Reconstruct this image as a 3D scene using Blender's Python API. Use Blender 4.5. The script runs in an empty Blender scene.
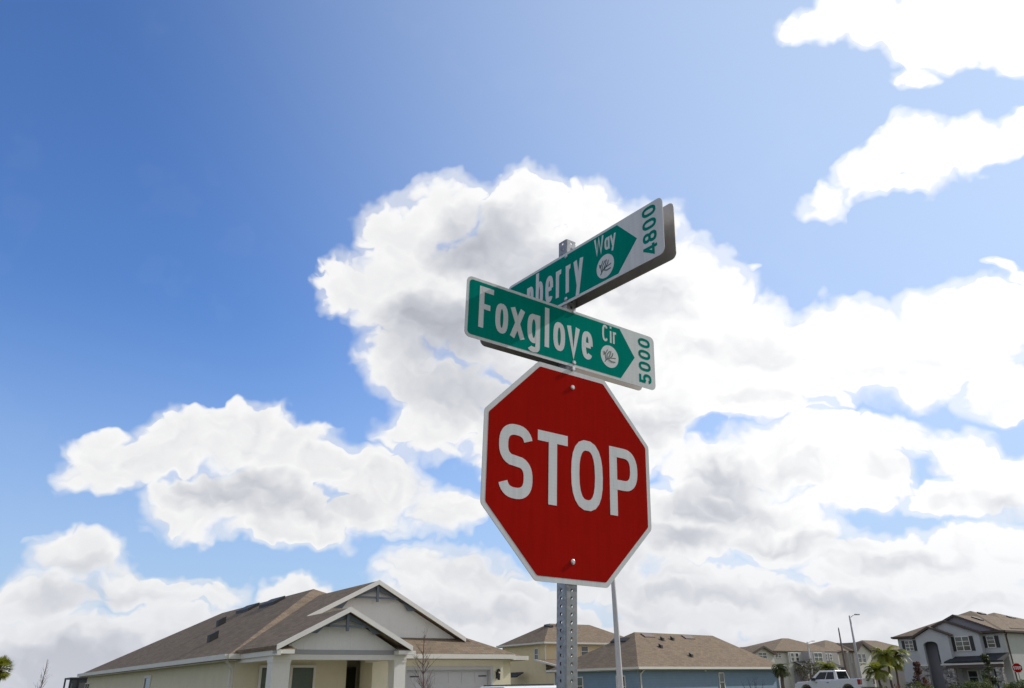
import bpy, bmesh, math, random
from math import sin, cos, radians, pi, atan2, sqrt, hypot
from mathutils import Vector, Matrix

random.seed(7)
scene = bpy.context.scene
COL = scene.collection

# ------------------------------------------------------------------ camera
cam_data = bpy.data.cameras.new('camera')
cam_data.sensor_width = 36.0
cam_data.lens = 27.58
cam_data.clip_start = 0.05
cam_data.clip_end = 6000
cam = bpy.data.objects.new('camera', cam_data)
COL.objects.link(cam)
PITCH, ROLL = 0.412, -0.0194
fwv = Vector((0, cos(PITCH), sin(PITCH)))
upv = Vector((0, -sin(PITCH), cos(PITCH)))
rtv = Vector((1, 0, 0))
r2 = rtv * cos(ROLL) + upv * sin(ROLL)
u2 = -rtv * sin(ROLL) + upv * cos(ROLL)
M = Matrix((r2, u2, -fwv)).transposed().to_4x4()
M.translation = Vector((0, 0, 1.6))
cam.matrix_world = M
scene.camera = cam

# ------------------------------------------------------------------ light and exposure
SUN_AZ, SUN_EL = radians(63.5), radians(35.5)
SUN_DIR = Vector((sin(SUN_AZ) * cos(SUN_EL), cos(SUN_AZ) * cos(SUN_EL), sin(SUN_EL)))
scene.view_settings.view_transform = 'Standard'
scene.view_settings.look = 'None'
scene.view_settings.gamma = 1
scene.view_settings.use_curve_mapping = False
scene.view_settings.exposure = 0.16
sun_data = bpy.data.lights.new('sun', 'SUN')
sun_data.energy = 3.8
sun_data.angle = radians(0.5)
sun_data.color = (1.0, 0.955, 0.88)
sun = bpy.data.objects.new('sun', sun_data)
COL.objects.link(sun)
sun.rotation_euler = SUN_DIR.to_track_quat('Z', 'Y').to_euler()
sun.location = (20, 10, 40)

# ------------------------------------------------------------------ sky: NISHITA sky with a layer of cumulus
# every cloud lobe: azimuth, elevation, half width, half height (degrees), tilt, weight
CLOUDS = [
    (-12.9, 27.2, 3.26, 2.95, 25, 1), (-9.3, 31.3, 3.94, 3.6, 38, 1), (-5.1, 33.6, 3.73, 3.35, 2, 1), (0.9, 32.9, 5.02, 3.51, -2, 1),
    (6.9, 32.6, 3.68, 3.15, -5, 1), (10.8, 30.2, 4.18, 3.86, -7, 1), (-6.6, 26.8, 6.89, 5.38, 2, 1.3), (0.7, 26.8, 8.64, 6.82, -1, 1.6),
    (10.2, 24.8, 7.61, 6.38, -21, 1.5), (15.2, 26.8, 5.47, 4.12, -38, 1.2), (19.1, 23.1, 5.17, 3.3, -25, 1.1), (-8.8, 21.6, 4.33, 3.61, 2, 1),
    (-5.6, 19.5, 5.08, 3.63, 1, 1), (-7.5, 17.7, 4.32, 2.59, -9, 0.9), (25.1, 21.1, 5.58, 3.34, -16, 1.2), (31.9, 20.4, 4.95, 3.48, -14, 1.4),
    (35.1, 21.2, 3.01, 2.15, -16, 1), (18.5, 19.3, 6.96, 3.48, -7, 1.3), (27.8, 18.6, 5.03, 2.62, -11, 1.1), (33.3, 16.5, 3.05, 2.48, -12, 1),
    (9.6, 18.4, 6.23, 5.03, -4, 1.3), (3.5, 17.3, 8.5, 5.07, -2, 1.4), (-28.2, 13.8, 2.9, 2.31, 29, 1), (-23.8, 15.6, 3.79, 2.67, 6, 1.1),
    (-19.3, 16.1, 5.02, 2.88, 4, 1.2), (-15.0, 15.3, 4.87, 2.91, -12, 1.2), (-9.9, 13.8, 5.32, 2.81, -9, 1.2), (-5.1, 11.8, 3.42, 2.38, -10, 1),
    (-18.4, 12.1, 5.33, 2.7, 3, 1.2), (-22.3, 11.9, 3.93, 2.77, 4, 1.1), (-27.1, 12.9, 2.66, 1.54, 5, 1), (-25.5, 14.1, 3.68, 1.96, 5, 1.2),
    (-15.9, 10.2, 5.76, 2.41, -3, 1.1), (-10.5, 11.3, 4.9, 2.08, 1, 1), (-28.3, 8.0, 3.53, 2.33, 3, 1), (-24.2, 6.1, 4.21, 1.86, 2, 0.9),
    (-20.3, 6.2, 2.5, 1.27, 1, 0.8), (-30.2, 5.3, 4.35, 2.35, 2, 1), (-28.7, 2.5, 7.28, 2.59, 0, 1.3), (-20.9, 3.7, 7.52, 2.16, 0, 1.1),
    (-24.7, 1.7, 12.05, 2.35, 0, 1.4), (-14.8, 5.6, 3.99, 1.41, -4, 0.9), (-6.8, 7.9, 4.18, 1.91, 10, 0.9), (-3.3, 6.6, 4.88, 2.7, -1, 1.1),
    (-6.0, 5.0, 6.19, 2.65, -1, 1.2), (0.2, 4.2, 6.16, 3.31, -1, 1.3), (14.8, 13.1, 4.92, 3.81, -5, 1.2), (19.8, 14.0, 4.67, 2.72, -6, 1.1),
    (11.7, 9.8, 5.32, 4.12, -3, 1.2), (18.4, 9.4, 5.55, 3.33, -4, 1.2), (24.0, 12.2, 3.58, 2.92, 4, 1), (26.3, 14.5, 4.01, 1.95, -3, 1),
    (30.2, 13.0, 3.15, 2.14, -20, 1), (31.8, 10.6, 3.99, 2.74, -8, 1.1), (22.6, 11.7, 3.29, 1.71, -6, 0.9), (23.0, 15.5, 3.63, 1.74, -8, 0.9),
    (28.2, 10.4, 3.25, 1.63, -7, 0.9), (24.1, 6.4, 6.07, 2.82, -4, 1.2), (29.8, 6.6, 4.53, 2.7, -5, 1.2), (12.5, 5.2, 8.21, 3.28, -2, 1.3),
    (20.6, 3.6, 8.41, 2.79, -2, 1.3), (29.2, 3.7, 5.89, 2.34, -3, 1.2), (7.3, 8.0, 4.77, 4.11, -2, 1.2), (5.6, 2.2, 12.81, 2.57, -1, 1.3),
    (21.4, 1.2, 12.91, 1.79, -2, 1.3), (26.7, 42.1, 2.26, 1.54, -20, 0.9), (31.3, 41.4, 3.9, 2.06, -23, 1.1), (36.7, 38.6, 5.18, 2.85, -31, 1.4),
    (39.3, 36.6, 2.96, 2.22, -27, 1.2), (33.6, 36.9, 1.98, 1.42, -23, 0.8), (40.9, 37.5, 3.35, 3.21, -29, 1.3), (25.4, 30.6, 2.06, 1.34, 23, 0.8),
    (28.6, 31.9, 2.87, 1.95, 27, 1), (31.7, 33.0, 2.82, 2.02, -3, 1.1), (35.4, 31.8, 3.55, 1.83, -10, 1.1), (38.9, 31.8, 2.37, 1.67, -1, 1.1),
    (32.1, 30.9, 2.97, 1.39, -2, 0.8), (19.9, 27.7, 0.72, 0.55, -11, 0.55), (35.1, 23.7, 1.3, 0.6, -40, 0.65),]
GAPS = [
    (-11.7, 19.4, 3.2, 2.71, -17, 1), (-13.3, 16.4, 2.09, 1.27, 3, 0.7), (14.2, 16.4, 1.9, 1.12, -5, 0.75), (26.3, 17.3, 2.11, 0.73, -21, 0.55),
    (21.6, 17.8, 1.89, 0.82, -8, 0.5), (32.6, 13.0, 1.34, 0.98, -10, 0.7), (24.1, 10.1, 1.8, 0.89, 5, 0.7), (23.7, 13.1, 0.73, 0.92, -7, 0.4),
    (-24.2, 13.2, 0.97, 0.53, 16, 0.5), (9.4, 7.6, 1.23, 1.34, -2, 0.4), (-18.3, 8.1, 7.25, 1.17, 2, 0.9), (12.8, 7.8, 3.94, 1.07, -3, 0.35),
    (20.0, 5.5, 4.74, 0.5, -3, 0.25), (9.6, 2.7, 3.27, 0.89, -2, 0.3), (13.7, 15.2, 0.96, 1.68, -5, 0.3),]
SHADES = [
    (-2.1, 31.2, 5.2, 3.13, 0, 0.8), (3.3, 28.5, 6.46, 3.59, -3, 0.6), (-5.7, 24.3, 5.82, 3.19, 1, 0.7), (-2.6, 20.6, 7.98, 2.91, 0, 0.45),
    (11.2, 26.2, 4.18, 2.43, -6, 0.35), (3.1, 8.1, 10.9, 2.74, -2, 0.2), (-19.8, 12.7, 5.27, 1.48, 3, 0.45), (-15.4, 11.7, 6.15, 1.36, 2, 0.4),
    (-27.9, 5.7, 4.55, 0.96, 2, 0.4), (-29.1, 1.8, 8.36, 1.81, 0, 0.85), (-28.3, 0.6, 8.97, 1.23, -1, 0.9), (-20.7, 2.2, 10.03, 1.33, 0, 0.4),
    (-4.0, 4.8, 5.51, 1.05, -1, 0.35), (-27.6, 7.3, 2.85, 0.73, 3, 0.3), (15.9, 13.1, 3.6, 1.65, -5, 0.55), (14.6, 11.2, 5.21, 1.77, -4, 0.55),
    (18.9, 8.4, 4.9, 1.05, -4, 0.35), (21.8, 8.6, 2.99, 0.77, -5, 0.3), (29.5, 10.0, 3.16, 0.86, -7, 0.35), (32.0, 9.1, 2.5, 1.2, -7, 0.5),
    (25.3, 6.7, 4.4, 0.86, -4, 0.4), (12.6, 5.5, 6.4, 0.91, -2, 0.4), (21.9, 4.4, 7.26, 0.86, -3, 0.4), (28.2, 4.1, 5.08, 0.71, -3, 0.3),
    (7.1, 4.3, 4.68, 1.04, -2, 0.3), (18.5, 2.1, 11.16, 0.85, -2, 0.3), (17.5, 21.8, 5.85, 1.26, -8, 0.35), (11.0, 16.8, 4.14, 1.42, -4, 0.35),
    (29.8, 19.2, 3.3, 0.77, -12, 0.3), (32.1, 16.1, 2.61, 0.75, -11, 0.3), (26.5, 12.5, 3.39, 0.9, -7, 0.4), (20.3, 13.2, 3.12, 0.81, -6, 0.35),
    (12.3, 9.1, 3.98, 1.22, -3, 0.45), (8.2, 2.1, 7.74, 0.88, -1, 0.35), (26.1, 2.2, 7.13, 0.82, -2, 0.35), (19.1, 18.2, 4.47, 0.69, -7, 0.25),
    (26.0, 19.1, 4.08, 0.93, -10, 0.25),]


world = bpy.data.worlds.new('World')
scene.world = world
world.use_nodes = True
nt = world.node_tree
nt.nodes.clear()


class G:
    """small helper for building node graphs"""
    def __init__(s, tree):
        s.t = tree

    def n(s, kind, **kw):
        nd = s.t.nodes.new(kind)
        for k, v in kw.items():
            if k == 'ins':
                for kk, vv in v.items():
                    if isinstance(vv, bpy.types.NodeSocket):
                        s.t.links.new(vv, nd.inputs[kk])
                    else:
                        nd.inputs[kk].default_value = vv
            else:
                setattr(nd, k, v)
        return nd

    def m(s, op, a, b=0.0, c=None, clamp=False):
        ins = {0: a, 1: b}
        if c is not None:
            ins[2] = c
        return s.n('ShaderNodeMath', operation=op, use_clamp=clamp, ins=ins).outputs[0]

    def vm(s, op, a, b=(0, 0, 0)):
        nd = s.n('ShaderNodeVectorMath', operation=op, ins={0: a, 1: b})
        return nd.outputs['Value'] if op in ('DOT_PRODUCT', 'LENGTH') else nd.outputs['Vector']

    def vscale(s, a, f):
        return s.n('ShaderNodeVectorMath', operation='SCALE', ins={0: a, 'Scale': f}).outputs['Vector']

    def noise(s, vec, scale, detail=6, rough=0.55, dist=0.0, lac=2.0):
        nd = s.n('ShaderNodeTexNoise', ins={'Vector': vec, 'Scale': scale, 'Detail': detail, 'Roughness': rough,
                                            'Distortion': dist, 'Lacunarity': lac})
        return nd

    def smooth(s, v, lo, hi, a=0.0, b=1.0):
        nd = s.n('ShaderNodeMapRange', interpolation_type='SMOOTHSTEP',
                 ins={'Value': v, 'From Min': lo, 'From Max': hi, 'To Min': a, 'To Max': b})
        return nd.outputs[0]

    def lin(s, v, lo, hi, a=0.0, b=1.0):
        nd = s.n('ShaderNodeMapRange', ins={'Value': v, 'From Min': lo, 'From Max': hi, 'To Min': a, 'To Max': b})
        return nd.outputs[0]

    def mixc(s, f, a, b, mode='MIX'):
        nd = s.n('ShaderNodeMix', data_type='RGBA', blend_type=mode)
        for sock, v in (('Factor', f), ('A', a), ('B', b)):
            tgt = [i for i in nd.inputs if i.name == sock and (i.type == 'RGBA' or sock == 'Factor' and i.type == 'VALUE')][0]
            if isinstance(v, bpy.types.NodeSocket):
                s.t.links.new(v, tgt)
            else:
                tgt.default_value = v
        return [o for o in nd.outputs if o.type == 'RGBA'][0]


g = G(nt)
tc = g.n('ShaderNodeTexCoord')
D = tc.outputs['Generated']
# billowing displacement of the direction so cloud edges are never elliptical
w1 = g.noise(D, 9.0, 3, 0.6)
w2 = g.noise(D, 34.0, 2, 0.6)
off1 = g.vscale(g.vm('SUBTRACT', w1.outputs['Color'], (0.5, 0.5, 0.5)), 0.075)
off2 = g.vscale(g.vm('SUBTRACT', w2.outputs['Color'], (0.5, 0.5, 0.5)), 0.030)
DW = g.vm('ADD', g.vm('ADD', D, off1), off2)


def lobe(az, el, rw, rh, tilt, wt, vec):
    a, e, t = radians(az), radians(el), radians(tilt)
    d = Vector((sin(a) * cos(e), cos(a) * cos(e), sin(e)))
    r = Vector((cos(a), -sin(a), 0))
    up = d.cross(r) * -1
    if up.z < 0:
        up = -up
    x = r * cos(t) + up * sin(t)
    y = -r * sin(t) + up * cos(t)
    k = sqrt(wt)
    px_ = g.vm('DOT_PRODUCT', vec, tuple(x * (k / radians(rw))))
    py_ = g.vm('DOT_PRODUCT', vec, tuple(y * (k / radians(rh))))
    return g.m('MULTIPLY_ADD', px_, px_, g.m('MULTIPLY_ADD', py_, py_, -wt))


def field(lst, vec, smooth):
    vals = [lobe(*q, vec) for q in lst]         # each is minus the height of a soft dome
    while len(vals) > 1:
        nxt = []
        for i in range(0, len(vals) - 1, 2):
            if smooth:
                nxt.append(g.m('SMOOTH_MIN', vals[i], vals[i + 1], smooth))
            else:
                nxt.append(g.m('MINIMUM', vals[i], vals[i + 1]))
        if len(vals) % 2:
            nxt.append(vals[-1])
        vals = nxt
    return g.m('MAXIMUM', g.m('MULTIPLY', g.m('MULTIPLY', vals[0], -1.0), front), 0.0)


front = g.smooth(g.vm('DOT_PRODUCT', D, (0.0, 0.92, 0.40)), 0.0, 0.25)
cover = field(CLOUDS, DW, 0.10)
gaps = field(GAPS, DW, 0)
shade = field(SHADES, DW, 0.25)
# broken cumulus over the part of the sky that lies outside the photograph
sep = g.n('ShaderNodeSeparateXYZ', ins={0: D})
az_front = g.vm('DOT_PRODUCT', D, (0.0, 0.87, 0.49))
outside = g.smooth(az_front, 0.46, 0.25)
bg_n = g.noise(D, 3.2, 3, 0.5)
bg_cov = g.m('MULTIPLY', g.lin(bg_n.outputs['Fac'], 0.36, 0.55, 0.0, 1.0), outside)
cover = g.m('MAXIMUM', cover, bg_cov)


def billow(vec, sc):
    v = g.n('ShaderNodeTexNoise', noise_type='RIDGED_MULTIFRACTAL', normalize=True,
            ins={'Vector': vec, 'Scale': sc, 'Detail': 3.0, 'Roughness': 0.45, 'Lacunarity': 2.1, 'Offset': 1.0, 'Gain': 1.0})
    return v.outputs['Fac']


sq = g.vm('MULTIPLY', DW, (1.0, 1.0, 1.75))
height_ = g.n('ShaderNodeSeparateXYZ', ins={0: D}).outputs['Z']
nf = g.noise(sq, 16.0, 6.5, 0.62, 0.2)
bl = billow(sq, 22.0)
sun_off = SUN_DIR * 0.016
sq2 = g.vm('ADD', sq, tuple(sun_off))
nf2 = g.noise(sq2, 16.0, 5, 0.62, 0.2)
bl2 = billow(sq2, 22.0)
texture_a = g.m('ADD', g.m('MULTIPLY', g.m('SUBTRACT', nf.outputs['Fac'], 0.5), 0.95),
                g.m('MULTIPLY', g.m('SUBTRACT', 0.42, bl), 0.55))
texture_b = g.m('ADD', g.m('MULTIPLY', g.m('SUBTRACT', nf2.outputs['Fac'], 0.5), 0.95),
                g.m('MULTIPLY', g.m('SUBTRACT', 0.42, bl2), 0.55))
dens = g.m('SUBTRACT', g.m('SUBTRACT', cover, g.m('MULTIPLY', gaps, 0.9)), 0.20)
tex_gate = g.smooth(cover, 0.0, 0.12)
dens = g.m('ADD', dens, g.m('MULTIPLY', texture_a, g.m('MULTIPLY', tex_gate, g.smooth(cover, 0.25, 1.0, 0.60, 0.30))))
soft = g.lin(w1.outputs['Fac'], 0.38, 0.62, 0.13, 0.55)      # some edges crisp, some feathered
alpha = g.n('ShaderNodeMapRange', interpolation_type='SMOOTHSTEP',
            ins={'Value': dens, 'From Min': g.m('MULTIPLY', soft, -0.45), 'From Max': soft}).outputs[0]
veil_n = g.noise(DW, 5.0, 5, 0.6)
veil = g.m('MULTIPLY', g.smooth(cover, 0.02, 0.22), g.m('MULTIPLY', g.smooth(g.m('ADD', g.m('SUBTRACT', cover, g.m('MULTIPLY', gaps, 0.5)), g.m('SUBTRACT', veil_n.outputs['Fac'], 0.55)), 0.0, 0.45), 0.55))
alpha = g.m('MAXIMUM', alpha, veil)
thick = g.smooth(dens, 0.10, 0.85)
lumps = g.noise(sq, 7.0, 4, 0.55)
relief = g.m('SUBTRACT', texture_a, texture_b)
sunward = g.vm('DOT_PRODUCT', D, tuple(SUN_DIR))
glow = g.smooth(sunward, 0.45, 1.0)
grey = g.m('ADD', g.m('MULTIPLY', shade, g.lin(lumps.outputs['Fac'], 0.35, 0.65, 0.75, 1.20)), g.m('MULTIPLY', thick, 0.20))
grey = g.m('SUBTRACT', grey, g.m('MULTIPLY', relief, g.smooth(height_, 0.5, 0.1, 0.17, 0.26)))
grey = g.m('SUBTRACT', grey, g.m('MULTIPLY', glow, 0.35))
grey = g.m('MAXIMUM', grey, 0.0)
ramp = g.n('ShaderNodeValToRGB', ins={0: grey})
cr = ramp.color_ramp
cr.elements[0].position = 0.0
cr.elements[0].color = (1.0, 1.0, 1.0, 1)
cr.elements[1].position = 1.0
cr.elements[1].color = (0.46, 0.48, 0.54, 1)
e_ = cr.elements.new(0.25)
e_.color = (0.88, 0.885, 0.90, 1)
e_ = cr.elements.new(0.6)
e_.color = (0.66, 0.68, 0.73, 1)
# light through cloud towards the sun
away = g.smooth(az_front, 0.50, -0.1, 1.0, 0.62)          # unseen clouds behind the viewer, dimmed to weaken the skylight
cloud_col = g.vscale(ramp.outputs['Color'], g.m('MULTIPLY', g.lin(glow, 0.0, 1.0, 0.84, 1.0), away))
low_air = g.m('MULTIPLY', g.smooth(height_, 0.20, -0.01), 0.55)
cloud_col = g.mixc(low_air, cloud_col, (0.60, 0.62, 0.68, 1))
sky = g.n('ShaderNodeTexSky', sky_type='NISHITA', sun_disc=False)
sky.sun_elevation = SUN_EL
sky.sun_rotation = SUN_AZ
sky.air_density = 1.0
sky.dust_density = 0.9
sky.ozone_density = 2.0
sky_col = g.mixc(1.0, sky.outputs[0], (0.56, 0.82, 1.20, 1), 'MULTIPLY')      # deep clear winter air
aureole = g.smooth(sunward, 0.26, 1.03, 0.0, 0.85)      # pale haze on the sun's side of the sky
sky_col = g.mixc(aureole, sky_col, (3.75, 4.65, 6.0, 1))
sky_col = g.mixc(g.smooth(height_, 0.45, -0.01, 0.0, 0.75), sky_col, (3.2, 4.05, 5.2, 1))
bg_sky = g.n('ShaderNodeBackground', ins={'Color': sky_col, 'Strength': 0.136})
bg_cloud = g.n('ShaderNodeBackground', ins={'Color': cloud_col, 'Strength': 1.0})
mixs = g.n('ShaderNodeMixShader', ins={0: alpha, 1: bg_sky.outputs[0], 2: bg_cloud.outputs[0]})
wout = g.n('ShaderNodeOutputWorld', ins={0: mixs.outputs[0]})
world.cycles.sampling_method = 'MANUAL'
world.cycles.sample_map_resolution = 256

# ------------------------------------------------------------------ materials
MATS = {}


def mat(name, base, rough=0.8, metal=0.0, spec=0.5, kind=None, scale=1.0, amt=0.12, coat=0.0, bump=0.0, **kw):
    if name in MATS:
        return MATS[name]
    m = bpy.data.materials.new(name)
    m.use_nodes = True
    t = m.node_tree
    t.nodes.clear()
    q = G(t)
    bs = q.n('ShaderNodeBsdfPrincipled', ins={'Base Color': (*base, 1), 'Roughness': rough, 'Metallic': metal,
                                              'Specular IOR Level': spec, 'Coat Weight': coat, 'Coat Roughness': 0.08})
    q.n('ShaderNodeOutputMaterial', ins={0: bs.outputs[0]})
    co = q.n('ShaderNodeTexCoord').outputs['Object']
    n1 = q.noise(co, 1.7 * scale, 5, 0.6)
    n2 = q.noise(co, 23 * scale, 4, 0.6)
    f = q.m('ADD', q.m('MULTIPLY', q.m('SUBTRACT', n1.outputs[0], 0.5), 1.3),
            q.m('MULTIPLY', q.m('SUBTRACT', n2.outputs[0], 0.5), 0.9))
    lo = tuple(c * (1 - 1.6 * amt) for c in base) + (1,)
    hi = tuple(min(1, c * (1 + 1.6 * amt)) for c in base) + (1,)
    col = q.mixc(q.m('ADD', f, 0.5, clamp=True), lo, hi)
    height = n2.outputs[0]
    if kind == 'shingle':
        br = q.n('ShaderNodeTexBrick', offset=0.5, ins={'Vector': kw_map(q, co, kw.get('rot', 0)), 'Scale': 1.0, 'Brick Width': 0.32,
                 'Row Height': 0.145, 'Mortar Size': 0.006, 'Mortar Smooth': 0.2, 'Bias': 0.0,
                 'Color1': (0.84, 0.84, 0.84, 1), 'Color2': (1.14, 1.12, 1.08, 1), 'Mortar': (0.45, 0.45, 0.45, 1)})
        col = q.mixc(1.0, col, br.outputs['Color'], 'MULTIPLY')
        height = br.outputs['Fac']
    if kind == 'lap':                       # horizontal boards
        z = q.n('ShaderNodeSeparateXYZ', ins={0: co}).outputs['Z']
        fr = q.m('FRACT', q.m('MULTIPLY', z, 1 / 0.18))
        ln = q.smooth(fr, 0.0, 0.10, 0.72, 1.0)
        cmb = q.n('ShaderNodeCombineXYZ', ins={0: ln, 1: ln, 2: ln})
        col = q.mixc(1.0, col, cmb.outputs[0], 'MULTIPLY')
        height = fr
    if kind == 'panel':                     # upright board and batten
        x = q.n('ShaderNodeSeparateXYZ', ins={0: co}).outputs['X']
        fr = q.m('FRACT', q.m('MULTIPLY', x, 1 / 0.40))
        height = q.smooth(q.m('ABSOLUTE', q.m('SUBTRACT', fr, 0.5)), 0.0, 0.08, 1.0, 0.0)
    if kind == 'stone':
        v = q.n('ShaderNodeTexVoronoi', feature='F1', ins={'Vector': q.vm('MULTIPLY', co, (1, 1, 1.9)), 'Scale': 3.4})
        ve = q.n('ShaderNodeTexVoronoi', feature='DISTANCE_TO_EDGE', ins={'Vector': q.vm('MULTIPLY', co, (1, 1, 1.9)), 'Scale': 3.4})
        hsv = q.n('ShaderNodeSeparateColor', ins={0: v.outputs['Color']})
        col = q.mixc(hsv.outputs[0], (0.10, 0.095, 0.09, 1), (0.48, 0.45, 0.41, 1))
        col = q.mixc(q.smooth(ve.outputs[0], 0.0, 0.06), (0.05, 0.05, 0.05, 1), col)
        height = ve.outputs[0]
    if kind == 'sheeting':                  # prismatic reflective film: faint diamond cells and streaks of weather
        sx = q.n('ShaderNodeSeparateXYZ', ins={0: co})
        st = q.m('FRACT', q.m('MULTIPLY', sx.outputs['Z'], 1 / 0.0125))
        ln = q.smooth(st, 0.0, 0.12, 0.90, 1.0)
        dr = q.noise(q.vm('MULTIPLY', co, (60, 60, 3)), 1.0, 4, 0.6).outputs[0]
        dl = q.m('MULTIPLY', ln, q.lin(dr, 0.2, 0.8, 0.88, 1.09))
        cmb = q.n('ShaderNodeCombineXYZ', ins={0: dl, 1: dl, 2: dl})
        col = q.mixc(1.0, col, cmb.outputs[0], 'MULTIPLY')
    if kind == 'galv':
        v = q.n('ShaderNodeTexVoronoi', feature='F1', ins={'Vector': co, 'Scale': 90.0})
        hsv = q.n('ShaderNodeSeparateColor', ins={0: v.outputs['Color']})
        col = q.mixc(q.m('MULTIPLY', hsv.outputs[0], 0.5), col, tuple(c * 0.62 for c in base) + (1,))
        rr = q.lin(hsv.outputs[1], 0, 1, rough * 0.75, rough * 1.25)
        t.links.new(rr, bs.inputs['Roughness'])
    t.links.new(col, bs.inputs['Base Color'])
    if bump:
        bp = q.n('ShaderNodeBump', ins={'Strength': bump, 'Distance': kw.get('bd', 0.01), 'Height': height})
        t.links.new(bp.outputs[0], bs.inputs['Normal'])
    if kw.get('trans'):
        bs.inputs['Subsurface Weight'].default_value = 0.0
        tr = q.n('ShaderNodeBsdfTranslucent', ins={'Color': tuple(c * 1.5 for c in base) + (1,)})
        mx = q.n('ShaderNodeMixShader', ins={0: kw['trans'], 1: bs.outputs[0], 2: tr.outputs[0]})
        out = [n for n in t.nodes if n.type == 'OUTPUT_MATERIAL'][0]
        t.links.new(mx.outputs[0], out.inputs[0])
    MATS[name] = m
    return m


def kw_map(q, co, mode):
    """brick rows climb the slope: x along the eave, rows by height above it (mode 0: eave along x, 1: eave along y)"""
    s = q.n('ShaderNodeSeparateXYZ', ins={0: co})
    z = q.m('MULTIPLY', s.outputs['Z'], 2.2)
    return q.n('ShaderNodeCombineXYZ', ins={0: s.outputs['X' if mode == 0 else 'Y'], 1: z, 2: 0.0}).outputs[0]


m_shX = mat('shingle brown front slope', (0.205, 0.158, 0.115), 0.95, kind='shingle', amt=0.10, spec=0.1, rot=0, bump=0.3)
m_shY = mat('shingle brown side slope', (0.205, 0.158, 0.115), 0.95, kind='shingle', amt=0.10, spec=0.1, rot=1, bump=0.3)
m_cream = mat('cream stucco', (0.72, 0.67, 0.51), 0.95, spec=0.2, amt=0.05, bump=0.25)
m_gable = mat('pale gable siding', (0.80, 0.785, 0.745), 0.9, spec=0.25, amt=0.05, kind='panel', bump=0.5)
m_trim = mat('white trim paint', (0.76, 0.735, 0.68), 0.6, amt=0.04)
m_gutter = mat('pale gutter', (0.68, 0.65, 0.58), 0.5, amt=0.05)
m_bluegrey = mat('slate blue paint', (0.15, 0.18, 0.215), 0.7, amt=0.08)
m_dark = mat('dark plastic', (0.025, 0.024, 0.023), 0.6, amt=0.2)
m_black = mat('black paint', (0.022, 0.024, 0.028), 0.5, amt=0.15)
m_glass = mat('window glass', (0.055, 0.068, 0.058), 0.08, spec=0.9, amt=0.25, scale=0.6)
m_blind = mat('green window film', (0.075, 0.105, 0.075), 0.25, spec=0.6, amt=0.15)
m_garage = mat('grey garage door', (0.52, 0.52, 0.525), 0.6, amt=0.05)
m_yellow = mat('yellow stucco', (0.72, 0.60, 0.38), 0.95, spec=0.2, amt=0.05, bump=0.25)
m_blue = mat('blue siding', (0.22, 0.305, 0.40), 0.85, spec=0.25, kind='lap', amt=0.06, bump=0.4)
m_grey = mat('grey stucco', (0.50, 0.505, 0.51), 0.95, spec=0.2, amt=0.06, bump=0.25)
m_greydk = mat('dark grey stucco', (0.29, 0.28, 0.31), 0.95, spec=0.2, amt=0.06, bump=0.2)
m_greygreen = mat('green grey stucco', (0.48, 0.49, 0.46), 0.95, spec=0.2, amt=0.06, bump=0.2)
m_tan = mat('tan stucco', (0.48, 0.42, 0.35), 0.95, spec=0.2, amt=0.06, bump=0.2)
m_brown = mat('brown fascia', (0.075, 0.05, 0.042), 0.6, amt=0.1)
m_slate = mat('dark porch shingle', (0.045, 0.046, 0.05), 0.9, kind='shingle', amt=0.2, spec=0.2)
m_stone = mat('stacked stone', (0.3, 0.28, 0.26), 0.95, kind='stone', amt=0.1, bump=0.8, bd=0.03)
m_alu = mat('aluminium back', (0.42, 0.375, 0.34), 0.5, metal=0.55, amt=0.10)
m_galv = mat('galvanised steel', (0.36, 0.37, 0.39), 0.5, metal=0.6, kind='galv', amt=0.10)
m_bolt = mat('steel bolt', (0.60, 0.60, 0.60), 0.3, metal=0.8, amt=0.1)
m_red = mat('red reflective sheeting', (0.37, 0.008, 0.0045), 0.6, spec=0.0, coat=0.05, kind='sheeting', amt=0.06)
m_white = mat('white reflective sheeting', (0.70, 0.71, 0.72), 0.6, spec=0.05, coat=0.02, kind='sheeting', amt=0.03)
m_green = mat('green reflective sheeting', (0.002, 0.235, 0.185), 0.6, spec=0.0, coat=0.012, kind='sheeting', amt=0.06)
m_ink = mat('dark green ink', (0.012, 0.06, 0.045), 0.5, amt=0.05)
m_pole = mat('concrete grey pole', (0.44, 0.43, 0.43), 0.7, amt=0.10)
m_darkpole = mat('brown wood pole', (0.16, 0.125, 0.105), 0.9, amt=0.2)
m_asphalt = mat('asphalt', (0.05, 0.05, 0.052), 0.95, amt=0.2, scale=3)
m_conc = mat('concrete', (0.42, 0.40, 0.37), 0.95, amt=0.10)
m_grass = mat('lawn', (0.115, 0.115, 0.055), 1.0, spec=0.1, amt=0.3)
m_leaf = mat('green leaves', (0.07, 0.085, 0.022), 0.6, amt=0.35, scale=2, trans=0.35)
m_leafd = mat('dark green leaves', (0.045, 0.06, 0.018), 0.6, amt=0.35, scale=2, trans=0.25)
m_palm = mat('palm fronds', (0.18, 0.19, 0.018), 0.5, amt=0.35, scale=2, trans=0.4)
m_redleaf = mat('red brown leaves', (0.10, 0.045, 0.028), 0.7, amt=0.35, scale=2, trans=0.25)
m_bark = mat('grey brown bark', (0.13, 0.10, 0.085), 0.95, amt=0.25, scale=4)
m_car = mat('white car paint', (0.72, 0.73, 0.75), 0.3, coat=0.8, amt=0.02)
m_carglass = mat('car glass', (0.012, 0.015, 0.018), 0.06, spec=0.35, amt=0.05)
m_tyre = mat('tyre rubber', (0.02, 0.02, 0.02), 0.9, amt=0.15)
m_rim = mat('wheel rim', (0.45, 0.45, 0.46), 0.35, metal=0.8, amt=0.05)
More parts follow.
